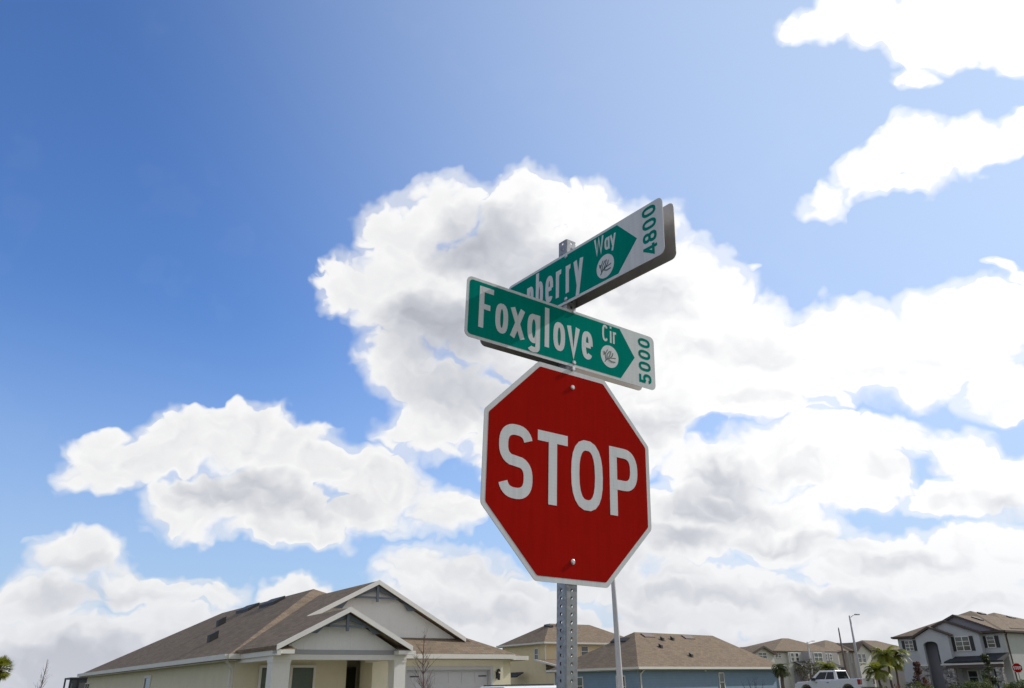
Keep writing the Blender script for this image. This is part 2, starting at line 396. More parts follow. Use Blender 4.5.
m_tail = mat('red lamp lens', (0.30, 0.012, 0.012), 0.2, coat=0.6, amt=0.05)
m_lamp = mat('lamp housing', (0.35, 0.36, 0.37), 0.5, amt=0.08)


# ------------------------------------------------------------------ mesh helpers
class MB:
    """collects solids and links them as one mesh object"""
    def __init__(s):
        s.v, s.f, s.mi = [], [], []

    def add(s, verts, faces, mi=0):
        o = len(s.v)
        s.v += [tuple(v) for v in verts]
        s.f += [tuple(i + o for i in f) for f in faces]
        s.mi += [mi] * len(faces)
        return s

    def box(s, x0, x1, y0, y1, z0, z1, mi=0):
        v = [(x0, y0, z0), (x1, y0, z0), (x1, y1, z0), (x0, y1, z0), (x0, y0, z1), (x1, y0, z1), (x1, y1, z1), (x0, y1, z1)]
        return s.add(v, [(0, 3, 2, 1), (4, 5, 6, 7), (0, 1, 5, 4), (1, 2, 6, 5), (2, 3, 7, 6), (3, 0, 4, 7)], mi)

    def slab(s, pts, d, mi=0):
        """polygon pts (3-D) given a thickness by the vector d"""
        n = len(pts)
        a = [Vector(p) for p in pts]
        b = [p + Vector(d) for p in a]
        f = [tuple(range(n)), tuple(reversed(range(n, 2 * n)))]
        f += [(i, i + n, (i + 1) % n + n, (i + 1) % n) for i in range(n)]
        return s.add(a + b, f, mi)

    def bar(s, a, b, w, h=None, mi=0):
        """square bar from a to b"""
        a, b = Vector(a), Vector(b)
        h = h or w
        t = (b - a).normalized()
        ref = Vector((0, 0, 1)) if abs(t.z) < 0.95 else Vector((1, 0, 0))
        x = t.cross(ref).normalized() * (w / 2)
        y = x.cross(t).normalized() * (h / 2)
        v = [a - x - y, a + x - y, a + x + y, a - x + y, b - x - y, b + x - y, b + x + y, b - x + y]
        return s.add(v, [(0, 3, 2, 1), (4, 5, 6, 7), (0, 1, 5, 4), (1, 2, 6, 5), (2, 3, 7, 6), (3, 0, 4, 7)], mi)

    def tube(s, pts, rad, n=8, mi=0, cap=True):
        pts = [Vector(p) for p in pts]
        if not hasattr(rad, '__len__'):
            rad = [rad] * len(pts)
        base = len(s.v)
        for i, p in enumerate(pts):
            t = (pts[min(i + 1, len(pts) - 1)] - pts[max(i - 1, 0)]).normalized()
            ref = Vector((0, 0, 1)) if abs(t.z) < 0.9 else Vector((1, 0, 0))
            x = t.cross(ref).normalized()
            y = t.cross(x).normalized()
            for k in range(n):
                a = 2 * pi * k / n
                s.v.append(tuple(p + (x * cos(a) + y * sin(a)) * rad[i]))
        for i in range(len(pts) - 1):
            for k in range(n):
                k2 = (k + 1) % n
                s.f.append((base + i * n + k, base + i * n + k2, base + (i + 1) * n + k2, base + (i + 1) * n + k))
                s.mi.append(mi)
        if cap:
            s.f.append(tuple(base + k for k in range(n)))
            s.f.append(tuple(base + (len(pts) - 1) * n + k for k in reversed(range(n))))
            s.mi += [mi, mi]
        return s

    def build(s, name, mats, parent=None, smooth=False, bevel=0.0):
        me = bpy.data.meshes.new(name)
        me.from_pydata(s.v, [], s.f)
        if not isinstance(mats, (list, tuple)):
            mats = [mats]
        for m in mats:
            me.materials.append(m)
        if len(mats) > 1:
            me.polygons.foreach_set('material_index', s.mi)
        bm = bmesh.new()
        bm.from_mesh(me)
        bmesh.ops.recalc_face_normals(bm, faces=bm.faces)
        bm.to_mesh(me)
        bm.free()
        if smooth:
            me.polygons.foreach_set('use_smooth', [True] * len(me.polygons))
        o = bpy.data.objects.new(name, me)
        COL.objects.link(o)
        if parent:
            o.parent = parent
        if bevel:
            md = o.modifiers.new('edge', 'BEVEL')
            md.width = bevel
            md.segments = 2
            md.limit_method = 'ANGLE'
        return o


def tag(o, label=None, cat=None, group=None, kind=None):
    if label:
        o['label'] = label
    if cat:
        o['category'] = cat
    if group:
        o['group'] = group
    if kind:
        o['kind'] = kind
    return o


def thing(name, loc, rz, label, cat, group=None):
    o = bpy.data.objects.new(name, None)
    COL.objects.link(o)
    o.empty_display_size = 0.3
    o.location = loc
    o.rotation_euler = (0, 0, rz)
    return tag(o, label, cat, group)


def copy_tree(o, parent=None):
    c = o.copy()
    COL.objects.link(c)
    c.parent = parent
    for ch in [x for x in bpy.data.objects if x.parent == o]:
        copy_tree(ch, c)
    return c


def box_part(name, m, parent, *a, bevel=0.0):
    return MB().box(*a).build(name, m, parent, bevel=bevel)


GRID = radians(36.1)                 # the street grid is turned this much from the line of sight
CG, SG = cos(GRID), sin(GRID)


def grid(u, w):
    """street coordinates (u along the cross street, w away) to world x, y"""
    return (u * CG - w * SG, u * SG + w * CG)


# ------------------------------------------------------------------ ground, roads, kerbs
def ground_z(x, y):
    """the building plots beyond the second street stand half a metre higher"""
    t = max(0.0, min(1.0, (y + 0.3 * x - 58) / 14))
    k = max(0.0, min(1.0, (x - 2) / 10))
    return 0.40 * t * t * (3 - 2 * t) * k


def sheet(name, u0, u1, w0, w1, lift, m, nu=2, nw=2):
    mb = MB()
    vs = []
    for i in range(nu + 1):
        for j in range(nw + 1):
            x, y = grid(u0 + (u1 - u0) * i / nu, w0 + (w1 - w0) * j / nw)
            vs.append((x, y, ground_z(x, y) + lift))
    fs = [(i * (nw + 1) + j, (i + 1) * (nw + 1) + j, (i + 1) * (nw + 1) + j + 1, i * (nw + 1) + j + 1)
          for i in range(nu) for j in range(nw)]
    mb.add(vs, fs)
    return tag(mb.build(name, m), kind='structure')


def near_far_ground():
    xs = [-3000, -800, -300, -150] + [-100 + 8 * i for i in range(38)] + [280, 400, 900, 3000]
    ys = [-3000, -600, -150, -60] + [-20 + 8 * i for i in range(32)] + [300, 500, 1200, 4000]
    vs = [(x, y, ground_z(x, y)) for x in xs for y in ys]
    n = len(ys)
    fs = [(i * n + j, (i + 1) * n + j, (i + 1) * n + j + 1, i * n + j + 1) for i in range(len(xs) - 1) for j in range(n - 1)]
    o = MB().add(vs, fs).build('ground', m_grass, smooth=True)
    tag(o, kind='structure')


near_far_ground()
sheet('road', -90, 64, 4.2, 11.2, 0.012, m_asphalt, 60, 4)
sheet('road', -7.4, -0.4, -80, 4.2, 0.012, m_asphalt, 3, 20)
sheet('road', -7.4, -0.4, 11.2, 150, 0.012, m_asphalt, 3, 40)
sheet('road', 64, 71, -60, 160, 0.03, m_asphalt, 4, 80)
for (a, b, c, d) in ((-0.4 + 3.0, 63.5, 4.2 - 0.15, 4.2), (-0.4, 63.5, 11.2, 11.35), (-90, -7.4, 11.2, 11.35), (-90, -7.4, 4.05, 4.2)):
    mb = MB()
    n_ = 30
    for i in range(n_):
        x0, x1 = a + (b - a) * i / n_, a + (b - a) * (i + 1) / n_
        p = [grid(x0, c), grid(x1, c), grid(x1, d), grid(x0, d)]
        mb.slab([(q_[0], q_[1], ground_z(*q_) - 0.05) for q_ in p], (0, 0, 0.17))
    tag(mb.build('kerb', m_conc), kind='structure')
sheet('pavement', -0.2, 63, 12.6, 14.1, 0.05, m_conc, 40, 2)
sheet('pavement', 2.8, 63, 1.2, 2.6, 0.05, m_conc, 40, 2)

sheet('stop_line', -3.8, -0.7, 2.6, 3.0, 0.018, m_trim)

# ------------------------------------------------------------------ stroke lettering
def supell(cx, cy, rx, ry, a0, a1, n=22, e=2.5):
    out = []
    for i in range(n + 1):
        a = radians(a0 + (a1 - a0) * i / n)
        c_, s_ = cos(a), sin(a)
        out.append((cx + rx * math.copysign(abs(c_) ** (2 / e), c_), cy + ry * math.copysign(abs(s_) ** (2 / e), s_)))
    return out


def glyph(ch, x0, x1, yb, h, sw, xh=0.73):
    """centre lines of one letter: list of (points, closed); x0..x1 outer width, yb base line, h capital height"""
    k = sw / 2
    l, r = x0 + k, x1 - k
    cx, rx = (l + r) / 2, (r - l) / 2
    b, t = yb + k, yb + h - k
    xt = yb + h * xh
    xm = xt - k
    cyx, ryx = (b + xm) / 2, (xm - b) / 2
    O = lambda y0, y1: (supell(cx, (y0 + y1) / 2, rx, (y1 - y0) / 2, 0, 360)[:-1], True)
    if ch in 'O0':
        return [O(b, t)]
    if ch == 'o':
        return [O(b, xm)]
    if ch == 'S':
        m_ = (b + t) / 2
        r1, r2_ = (t - m_) / 2, (m_ - b) / 2
        up = supell(cx, t - r1, rx, r1, 18, 250, 22)
        dn = supell(cx, b + r2_, rx, r2_, 70, -162, 22)
        return [(up + dn, False)]
    if ch == 'T':
        return [([(x0, t), (x1, t)], False), ([(cx, yb), (cx, t)], False)]
    if ch == 'P':
        mid = b + (t - b) * 0.44
        return [([(l, yb), (l, yb + h)], False),
                ([(l, t)] + supell(cx, (t + mid) / 2, rx, (t - mid) / 2, 90, -90, 20) + [(l, mid)], False)]
    if ch == 'F':
        mid = b + (t - b) * 0.52
        return [([(l, yb), (l, yb + h)], False), ([(l, t), (x1, t)], False), ([(l, mid), (x1 - (x1 - x0) * .22, mid)], False)]
    if ch == 'x':
        return [([(l, yb), (r, xt)], False), ([(r, yb), (l, xt)], False)]
    if ch == 'g':
        d = yb - h * 0.22 + k
        return [O(b, xm), ([(r, xt)] + supell(cx, d + rx * .8, rx, rx * .8, 0, -150, 14), False)]
    if ch == 'l':
        return [([(cx, yb), (cx, yb + h)], False)]
    if ch == 'v':
        return [([(l, xt), (cx, yb + k * .4), (r, xt)], False)]
    if ch == 'e':
        return [(supell(cx, cyx, rx, ryx, 0, 318, 26), False), ([(l, cyx), (r, cyx)], False)]
    if ch == 'C':
        return [(supell(cx, (b + t) / 2, rx, (t - b) / 2, 40, 320, 26), False)]
    if ch == 'i':
        return [([(cx, yb), (cx, xt)], False), ([(cx, yb + h - sw), (cx, yb + h)], False)]
    if ch == 'r':
        return [([(l, yb), (l, xt)], False), (supell(l + rx * 1.5, xm - ryx * .55, rx * 1.5, ryx * .55, 180, 80, 12), False)]
    if ch == 'n':
        return [([(l, yb), (l, xt)], False), (supell(cx, xm - ryx * .6, rx, ryx * .6, 180, 0, 16) + [(r, yb)], False)]
    if ch == 'u':
        return [([(r, yb), (r, xt)], False), ([(l, xt)] + supell(cx, b + ryx * .6, rx, ryx * .6, 180, 360, 16), False)]
    if ch == 'b':
        return [([(l, yb), (l, yb + h)], False), O(b, xm)]
    if ch == 'a':
        return [([(r, yb), (r, xt)], False), O(b, xm)]
    if ch == 'y':
        return [([(l, xt), (cx, yb + k)], False), ([(r, xt), (cx - rx * .35, yb - h * .22)], False)]
    if ch == 'W':
        q_ = (r - l) / 4
        return [([(l, yb + h), (l + q_, yb + k), (cx, yb + h * .92), (r - q_, yb + k), (r, yb + h)], False)]
    if ch == '5':
        m_ = b + (t - b) * .56
        return [([(r, t), (l, t), (l, m_ - sw * .3)], False),
                (supell(cx, (b + m_) / 2, rx, (m_ - b) / 2 + sw * .12, 150, -160, 22), False)]
    if ch == '4':
        return [([(r - rx * .35, yb), (r - rx * .35, yb + h)], False), ([(r - rx * .35, t), (l, yb + h * .28), (x1 + k * .3, yb + h * .28)], False)]
    if ch == '8':
        m_ = b + (t - b) * .52
        return [(supell(cx, (m_ + t) / 2, rx * .9, (t - m_) / 2, 0, 360, 20)[:-1], True), (supell(cx, (b + m_) / 2, rx, (m_ - b) / 2, 0, 360, 20)[:-1], True)]
    return []


def stroke(mb, pts, closed, sw, lift, thick, frame):
    """flat ribbon of width sw along pts, raised on the sign face; frame maps (x, y, depth) to local 3-D"""
    n = len(pts)
    L, R_ = [], []
    P = [Vector((p[0], p[1])) for p in pts]
    for i in range(n):
        if closed:
            a, b, c = P[i - 1], P[i], P[(i + 1) % n]
        else:
            a, b, c = P[max(i - 1, 0)], P[i], P[min(i + 1, n - 1)]
        d1 = (b - a) if (b - a).length > 1e-9 else (c - b)
        d2 = (c - b) if (c - b).length > 1e-9 else (b - a)
        d1, d2 = d1.normalized(), d2.normalized()
        t = (d1 + d2)
        t = t.normalized() if t.length > 1e-6 else d1
        nn = Vector((-t.y, t.x))
        co = max(0.45, nn.dot(Vector((-d1.y, d1.x))))
        L.append(b + nn * (sw / 2 / co))
        R_.append(b - nn * (sw / 2 / co))
    vs = []
    for (l, r) in zip(L, R_):
        for dd in (lift + thick, lift):
            vs.append(frame(l.x, l.y, dd))
            vs.append(frame(r.x, r.y, dd))
    fs = []
    rng = range(n) if closed else range(n - 1)
    for i in rng:
        a, b = i * 4, ((i + 1) % n) * 4
        fs += [(a, b, b + 1, a + 1), (a + 2, a + 3, b + 3, b + 2), (a, a + 2, b + 2, b), (a + 1, b + 1, b + 3, a + 3)]
    if not closed:
        fs += [(0, 1, 3, 2), ((n - 1) * 4, (n - 1) * 4 + 2, (n - 1) * 4 + 3, (n - 1) * 4 + 1)]
    mb.add(vs, fs)


def lettering(letters, yb, h, sw, frame, lift, xh=0.73):
    mb = MB()
    for j, (ch, x0, x1) in enumerate(letters):
        for i, (pts, closed) in enumerate(glyph(ch, x0, x1, yb, h, sw, xh)):
            stroke(mb, pts, closed, sw, lift, 0.0005 + 0.00022 * i, frame)
    return mb


def rounded(x0, x1, y0, y1, r, n=6):
    out = []
    for cx, cy, a in ((x1 - r, y1 - r, 0), (x0 + r, y1 - r, 90), (x0 + r, y0 + r, 180), (x1 - r, y0 + r, 270)):
        for i in range(n + 1):
            t = radians(a + 90 * i / n)
            out.append((cx + r * cos(t), cy + r * sin(t)))
    return out


def plate(pts, frame, d0, d1):
    mb = MB()
    a = [frame(p[0], p[1], d1) for p in pts]
    b = [frame(p[0], p[1], d0) for p in pts]
    n = len(pts)
    mb.add(a + b, [tuple(range(n)), tuple(reversed(range(n, 2 * n)))] + [(i, i + n, (i + 1) % n + n, (i + 1) % n) for i in range(n)])
    return mb


def disc_bolt(mb, frame, x, y, d, r, h):
    n = 14
    vs = []
    for rr, dd in ((r, d), (r, d + h * .55), (r * .62, d + h)):
        vs += [frame(x + rr * cos(2 * pi * k / n), y + rr * sin(2 * pi * k / n), dd) for k in range(n)]
    fs = [tuple(range(2 * n, 3 * n))]
    for q_ in range(2):
        fs += [(q_ * n + k, q_ * n + (k + 1) % n, (q_ + 1) * n + (k + 1) % n, (q_ + 1) * n + k) for k in range(n)]
    mb.add(vs, fs)


# ------------------------------------------------------------------ the stop sign with its street name blades
th, lx, ly = 0.629, -0.0255, 0.0456
zax = Vector((ly, lx, 1)).normalized()
xax = Vector((cos(th), sin(th), 0))
xax = (xax - zax * xax.dot(zax)).normalized()
yax = zax.cross(xax)
origin = Vector((0.1557, 2.7646, 1.6)) - zax * 1.6
sign = thing('stop_sign', (0, 0, 0), 0, 'tall leaning stop sign on a perforated steel post topped by crossed green street name blades', 'stop sign')
sign.matrix_world = Matrix((xax, yax, zax)).transposed().to_4x4()
sign.location = origin
Z0 = 1.6


def perforated_post(z0, z1, parent):
    half, cr, wall, hr, pitch, n = 0.0254, 0.004, 0.0027, 0.0056, 0.0254, 12
    mb = MB()
    cells = int((z1 - z0) / pitch)
    z0 = z1 - cells * pitch
    w = half - cr
    vs, fs = [], []
    for side in range(4):
        a = side * pi / 2
        ca, sa = round(cos(a)), round(sin(a))

        def put(x, dep, z):
            # face looks along -y before the turn
            px_, py_ = x, -(half - dep)
            return (px_ * ca - py_ * sa, px_ * sa + py_ * ca, z)
        for c in range(cells):
            zc = z0 + (c + .5) * pitch
            base = len(vs)
            hole_o, hole_i, sq_o, sq_i = [], [], [], []
            for k in range(n):
                t = 2 * pi * k / n + pi / n
                hx, hz = cos(t) * hr, sin(t) * hr
                s_ = max(abs(cos(t)) / w, abs(sin(t)) / (pitch / 2))
                ex, ez = cos(t) / s_, sin(t) / s_
                hole_o.append(put(hx, 0, zc + hz))
                hole_i.append(put(hx, wall, zc + hz))
                sq_o.append(put(ex, 0, zc + ez))
                sq_i.append(put(ex, wall, zc + ez))
            cr_pts = [(w, pitch / 2), (-w, pitch / 2), (-w, -pitch / 2), (w, -pitch / 2)]
            vs += hole_o + hole_i + sq_o + sq_i
            for k in range(n):
                k2 = (k + 1) % n
                fs.append((base + k, base + k2, base + n + k2, base + n + k))
                fs.append((base + 2 * n + k, base + 2 * n + k2, base + k2, base + k))
                fs.append((base + n + k, base + n + k2, base + 3 * n + k2, base + 3 * n + k))
            # corner triangles of each cell
            for q_, (ex, ez) in enumerate(cr_pts):
                ang = atan2(ez, ex)
                ks = sorted(range(n), key=lambda k: abs(((2 * pi * k / n + pi / n) - ang + pi) % (2 * pi) - pi))[:2]
                i0 = len(vs)
                vs.append(put(ex, 0, zc + ez))
                vs.append(put(ex, wall, zc + ez))
                fs.append((i0, base + 2 * n + ks[0], base + 2 * n + ks[1]))
                fs.append((i0 + 1, base + 3 * n + ks[0], base + 3 * n + ks[1]))
        # rounded corner
        prev = None
        for k in range(5):
            t = -pi / 2 + (pi / 2) * k / 4
            x_, y_ = w + cr * cos(t), -w + cr * sin(t)
            P_ = [(x_ * ca - y_ * sa, x_ * sa + y_ * ca, zz) for zz in (z0, z1)]
            i0 = len(vs)
            vs += P_
            if prev is not None:
                fs.append((prev, i0, i0 + 1, prev + 1))
            prev = i0
    mb.add(vs, fs)
    # rim round the open top
    for sx, sy in ((1, 0), (-1, 0), (0, 1), (0, -1)):
        if sx:
            mb.box(min(sx * (half - wall), sx * half), max(sx * (half - wall), sx * half), -w, w, z1 - 0.001, z1 + 0.0008)
        else:
            mb.box(-w, w, min(sy * (half - wall), sy * half), max(sy * (half - wall), sy * half), z1 - 0.001, z1 + 0.0008)
    me = mb
    return me.build('post', m_galv, parent)


perforated_post(-0.4, Z0 + 1.6275, sign)


def f_front(x, y, d):          # face towards the viewer: x along the blade, y up
    return (x, -(0.0254 + d), y + Z0)


def f_rear(x, y, d):
    return (-x, 0.0254 + d, y + Z0)


def f_left(x, y, d):           # the crossing blade, x runs towards the viewer
    return (-(0.0254 + d), -x, y + Z0)


def f_right(x, y, d):
    return (0.0254 + d, x, y + Z0)


# octagonal panel
OC = 0.6933
A8 = 0.381


def octo(a, r=0.018):
    b = a * math.tan(pi / 8)
    pts = [(b, a), (-b, a), (-a, b), (-a, -b), (-b, -a), (b, -a), (a, -b), (a, b)]
    out = []
    for i in range(8):
        p0, p, p1 = Vector(pts[i - 1]), Vector(pts[i]), Vector(pts[(i + 1) % 8])
        e0, e1 = p + (p0 - p).normalized() * r * .5, p + (p1 - p).normalized() * r * .5
        for t in (0, .25, .5, .75, 1):
            q_ = e0 * (1 - t) ** 2 + p * 2 * t * (1 - t) + e1 * t * t
            out.append((q_.x, q_.y + OC))
    return out


panel = plate(octo(A8), f_front, 0.0012, 0.0040).build('octagonal_panel', m_white, sign)
plate(octo(A8 - 0.0175, 0.012), f_front, 0.0040, 0.0045).build('red_field', m_red, panel)
plate(octo(A8 - 0.001), f_front, 0.0004, 0.0012).build('panel_back', m_alu, panel)
lettering([('S', -0.318, -0.176), ('T', -0.156, -0.022), ('O', -0.006, 0.142), ('P', 0.176, 0.316)],
          OC - 0.127, 0.254, 0.037, f_front, 0.0045).build('lettering', m_white, panel)
for zz in (1.009, 0.386):
    b_ = MB()
    disc_bolt(b_, f_front, 0, zz, 0.0045, 0.0092, 0.006)
    b_.build('bolt', m_bolt, sign, smooth=False)


def street_blade(frame, x0, x1, yc, h, arrow, words, number, emblem, label, bolts):
    y0, y1 = yc - h / 2, yc + h / 2
    pl_ = plate(rounded(x0, x1, y0, y1, 0.022), frame, 0.0012, 0.0034).build('street_name_blade', m_white, sign)
    tag(pl_, label)
    bd = 0.011
    tip, sh = arrow
    r = 0.014
    pts = [(sh, y0 + bd), (tip, (y0 + y1) / 2), (sh, y1 - bd)]
    for cx, cy, a in ((x0 + bd + r, y1 - bd - r, 90), (x0 + bd + r, y0 + bd + r, 180)):
        for i in range(6):
            t = radians(a + 90 * i / 5)
            pts.append((cx + r * cos(t), cy + r * sin(t)))
    plate(pts, frame, 0.0034, 0.0038).build('green_field', m_green, pl_)
    mb = MB()
    for letters, yb, hh, sw in words:
        q_ = lettering(letters, yb, hh, sw, frame, 0.0038)
        mb.add(q_.v, q_.f)
    mb.build('lettering', m_white, pl_)
    nx, ny, nh, nsw, digits = number

    def turned(x, y, d):
        return frame(nx - y, ny + x, d)
    lettering(digits, 0, nh, nsw, turned, 0.0034).build('block_number', m_green, pl_)
    ex, ey, er = emblem
    dsk = plate([(ex + er * cos(2 * pi * k / 32), ey + er * sin(2 * pi * k / 32)) for k in range(32)], frame, 0.0038, 0.0042).build('emblem', m_white, pl_)
    mk = MB()
    # a small leafy sprig drawn in thin dark strokes
    sprig = [[(-.55, -.58), (-.30, -.30), (.05, -.12), (.68, -.02)], [(-.42, -.42), (-.50, .10), (-.22, .58)], [(-.30, -.34), (-.28, .12), (.02, .50)],
             [(-.20, -.28), (.02, .10), (.16, .52)], [(-.05, -.20), (.30, .12), (.38, .40)], [(-.45, .18), (-.62, .30), (-.60, .05)],
             [(-.10, -.30), (.20, -.42), (.62, -.38)]]
    for i, s_ in enumerate(sprig):
        stroke(mk, [(ex + a * er, ey + b * er) for a, b in s_], False, er * .085, 0.0042, 0.0003 + 0.0001 * i, frame)
    mk.build('sprig', m_ink, pl_)
    for (bx, by) in bolts:
        bb = MB()
        disc_bolt(bb, frame, bx, by, 0.0034, 0.0085, 0.006)
        bb.build('bolt', m_bolt, pl_)
    return pl_


fox = [('F', -0.422, -0.362), ('o', -0.352, -0.297), ('x', -0.288, -0.222), ('g', -0.211, -0.153), ('l', -0.137, -0.105),
       ('o', -0.091, -0.035), ('v', -0.026, 0.038), ('e', 0.047, 0.102)]
cir = [('C', 0.152, 0.182), ('i', 0.190, 0.203), ('r', 0.208, 0.230)]
n5 = [('5', 0.0, 0.040), ('0', 0.051, 0.091), ('0', 0.102, 0.142), ('0', 0.153, 0.193)]
street_blade(f_front, -0.4758, 0.4357, 1.2072, 0.2303, (0.324, 0.246),
             [(fox, 1.139, 0.158, 0.0205), (cir, 1.238, 0.070, 0.0090)],
             (0.412, 1.112, 0.066, 0.0115, n5), (0.189, 1.179, 0.046),
             'green and white street name blade reading Foxglove Cir with 5000 at its end', [(0.008, 1.316), (0.008, 1.109)])
ber = [('n', -0.226, -0.182), ('b', -0.166, -0.118), ('e', -0.102, -0.053), ('r', -0.035, 0.010), ('r', 0.026, 0.066), ('y', 0.073, 0.131)]
way = [('W', 0.194, 0.247), ('a', 0.252, 0.279), ('y', 0.281, 0.313)]
n4 = [('4', 0.0, 0.040), ('8', 0.050, 0.090), ('0', 0.101, 0.141), ('0', 0.152, 0.192)]
street_blade(f_left, 0.5447 - 0.9116, 0.5447, 1.4528, 0.2200, (0.419, 0.320),
             [(ber, 1.386, 0.160, 0.0195), (way, 1.474, 0.070, 0.0090)],
             (0.513, 1.360, 0.066, 0.0115, n4), (0.253, 1.411, 0.047),
             'green and white street name blade ending in berry Way with 4800 at its end', [(0.03, 1.545), (0.03, 1.361)])
# the plates bolted to the far faces of the post
for fr, a0, a1, yc, hh in ((f_rear, -0.415, 0.375, 1.2150, 0.2303), (f_right, -0.5447, 0.9116 - 0.5447, 1.4528, 0.2200)):
    o = plate(rounded(a0, a1, yc - hh / 2, yc + hh / 2, 0.022), fr, 0.0012, 0.0034).build('rear_plate', m_alu, sign)
    plate([(a0 + .011, yc - hh / 2 + .011), (a1 - .12, yc - hh / 2 + .011), (a1 - .02, yc), (a1 - .12, yc + hh / 2 - .011), (a0 + .011, yc + hh / 2 - .011)],
          fr, 0.0034, 0.0038).build('green_field', m_green, o)
# spacers seen between the stop panel and the lower blade
MB().bar((0, -0.040, Z0 + 1.083), (0, 0.040, Z0 + 1.083), 0.013).build('through_bolt', m_bolt, sign)

# ------------------------------------------------------------------ houses
def roof(name, pts, parent, m, thick=0.14):
    return MB().slab(pts, (0, 0, -thick)).build(name, m, parent)


def window(parent, axis, c, z0, z1, w, depth_at, out, cols=1, rows=2, frame_m=None, glass_m=None, fw=0.07, shutters=None, mull=0.035, arch=False):
    """axis 'x': wall along local x with its face at y=depth_at, outside towards out*y. axis 'y': the other way round"""
    frame_m = frame_m or m_trim
    glass_m = glass_m or m_glass

    def B(mb, a0, a1, za, zb, d0, d1):
        lo, hi = sorted((depth_at + out * d0, depth_at + out * d1))
        if axis == 'x':
            mb.box(a0, a1, lo, hi, za, zb)
        else:
            mb.box(lo, hi, a0, a1, za, zb)
    x0, x1 = c - w / 2, c + w / 2
    f = MB()
    B(f, x0 - fw, x0, z0, z1, 0.0, 0.06)
    B(f, x1, x1 + fw, z0, z1, 0.0, 0.06)
    B(f, x0 - fw, x1 + fw, z1, z1 + fw, 0.0, 0.062)
    B(f, x0 - fw * 1.4, x1 + fw * 1.4, z0 - fw, z0, 0.0, 0.085)
    for i in range(1, cols):
        xx = x0 + w * i / cols
        B(f, xx - mull, xx + mull, z0, z1, 0.0, 0.05)
    for i in range(1, rows):
        zz = z0 + (z1 - z0) * i / rows
        B(f, x0, x1, zz - mull * .7, zz + mull * .7, 0.0, 0.042)
    fo = f.build('window', frame_m, parent)
    gmb = MB()
    B(gmb, x0, x1, z0, z1, 0.002, 0.022)
    gmb.build('pane', glass_m, fo)
    if shutters:
        for s_ in (-1, 1):
            sm = MB()
            cx = c + s_ * (w / 2 + fw + shutters / 2 + 0.02)
            B(sm, cx - shutters / 2, cx + shutters / 2, z0 - .05, z1 + .05, 0.0, 0.05)
            for i in range(12):
                zz = z0 + (z1 - z0) * (i + .5) / 12
                B(sm, cx - shutters / 2 + .04, cx + shutters / 2 - .04, zz - .02, zz + .02, 0.05, 0.065)
            sm.build('shutter', m_black, parent)
    return fo


def downspout(parent, x, y, z0, z1, m, dx=0.0, dy=-0.1):
    mb = MB()
    mb.bar((x + dx * 3, y + dy * 3, z1), (x + dx, y + dy, z1 - 0.35), 0.08)
    mb.bar((x + dx, y + dy, z1 - 0.33), (x + dx, y + dy, z0), 0.08)
    return mb.build('downspout', m, parent)


def eave(mb, a, b, h=0.16, w=0.12):
    mb.bar(a, b, w, h)


def vent(parent, x, y, z, sx, sy, sz=0.12, slope=(0, 0), m=None, name='roof_vent'):
    mb = MB()
    hx, hy = sx / 2, sy / 2
    bot = [(x + a * hx, y + b * hy, z + slope[0] * a * hx + slope[1] * b * hy - 0.03) for a, b in ((-1, -1), (1, -1), (1, 1), (-1, 1))]
    mb.slab(bot, (0, 0, sz + 0.03))
    return mb.build(name, m or m_dark, parent)


# ---- 1: the cream bungalow with two gables -------------------------------------------------
h1 = thing('bungalow', (-9.62, 28.72, 0), GRID, 'cream single storey house with two gables under blue grey brackets, porch and garage', 'house')
wl = MB()
wl.box(0, 11.5, 1.4, 27.6, 0, 2.72)
wl.box(0, 4.1, 0, 1.4, 0, 2.72)
wl.box(5.2, 11.5, 0.0, 1.4, 0, 2.72)
wl.box(4.65, 6.0, -1.0, 0.0, 0, 2.62)
wl.box(9.85, 10.42, -1.0, 0.0, 0, 2.62)
wl.box(6.0, 9.85, -1.0, 0.0, 2.30, 2.62)
wl.build('wall', m_cream, h1)
# gables
gb = MB()
gb.slab([(2.3, 0.0, 2.7), (10.3, 0.0, 2.66), (9.1, 0.0, 3.27), (5.1, 0.0, 5.30), (2.3, 0.0, 3.90)], (0, 0.16, 0))
gb.build('gable', m_gable, h1)
MB().slab([(0.25, -3.50, 2.795), (4.35, -3.50, 2.795), (2.3, -3.50, 3.90)], (0, 0.14, 0)).build('gable', m_gable, h1)
# porch
pm = MB()
pm.box(0.02, 4.66, -3.52, -3.16, 2.50, 2.66)
pm.box(0.04, 0.36, -3.16, 0.0, 2.50, 2.70)
pm.box(4.34, 4.66, -3.16, -1.0, 2.50, 2.70)
pm.build('porch_beam', m_trim, h1)
MB().box(0.30, 4.70, -3.54, -3.18, 2.662, 2.79).build('porch_band', mat('mid grey trim', (0.36, 0.36, 0.36), 0.7, amt=0.05), h1)
MB().box(0.36, 4.34, -3.16, 1.3, 2.66, 2.70).build('porch_ceiling', m_cream, h1)
for x0, x1 in ((0.03, 0.60), (4.22, 4.64)):
    MB().box(x0, x1, -3.50, -3.06, 0, 2.42).box(x0 - .015, x1 + .015, -3.515, -3.045, 2.42, 2.498).box(x0 - .05, x1 + .05, -3.55, -3.01, 0, .3).build('porch_column', m_trim, h1)
MB().box(-0.3, 4.8, -3.8, 0.0, 0.0, 0.16).build('porch_floor', m_conc, h1)
window(h1, 'x', 2.42, 1.05, 2.36, 0.78, 0.0, -1, rows=1, glass_m=m_blind, fw=0.09)
window(h1, 'x', 1.32, 1.05, 2.36, 0.78, 0.0, -1, rows=1, glass_m=m_blind, fw=0.09)
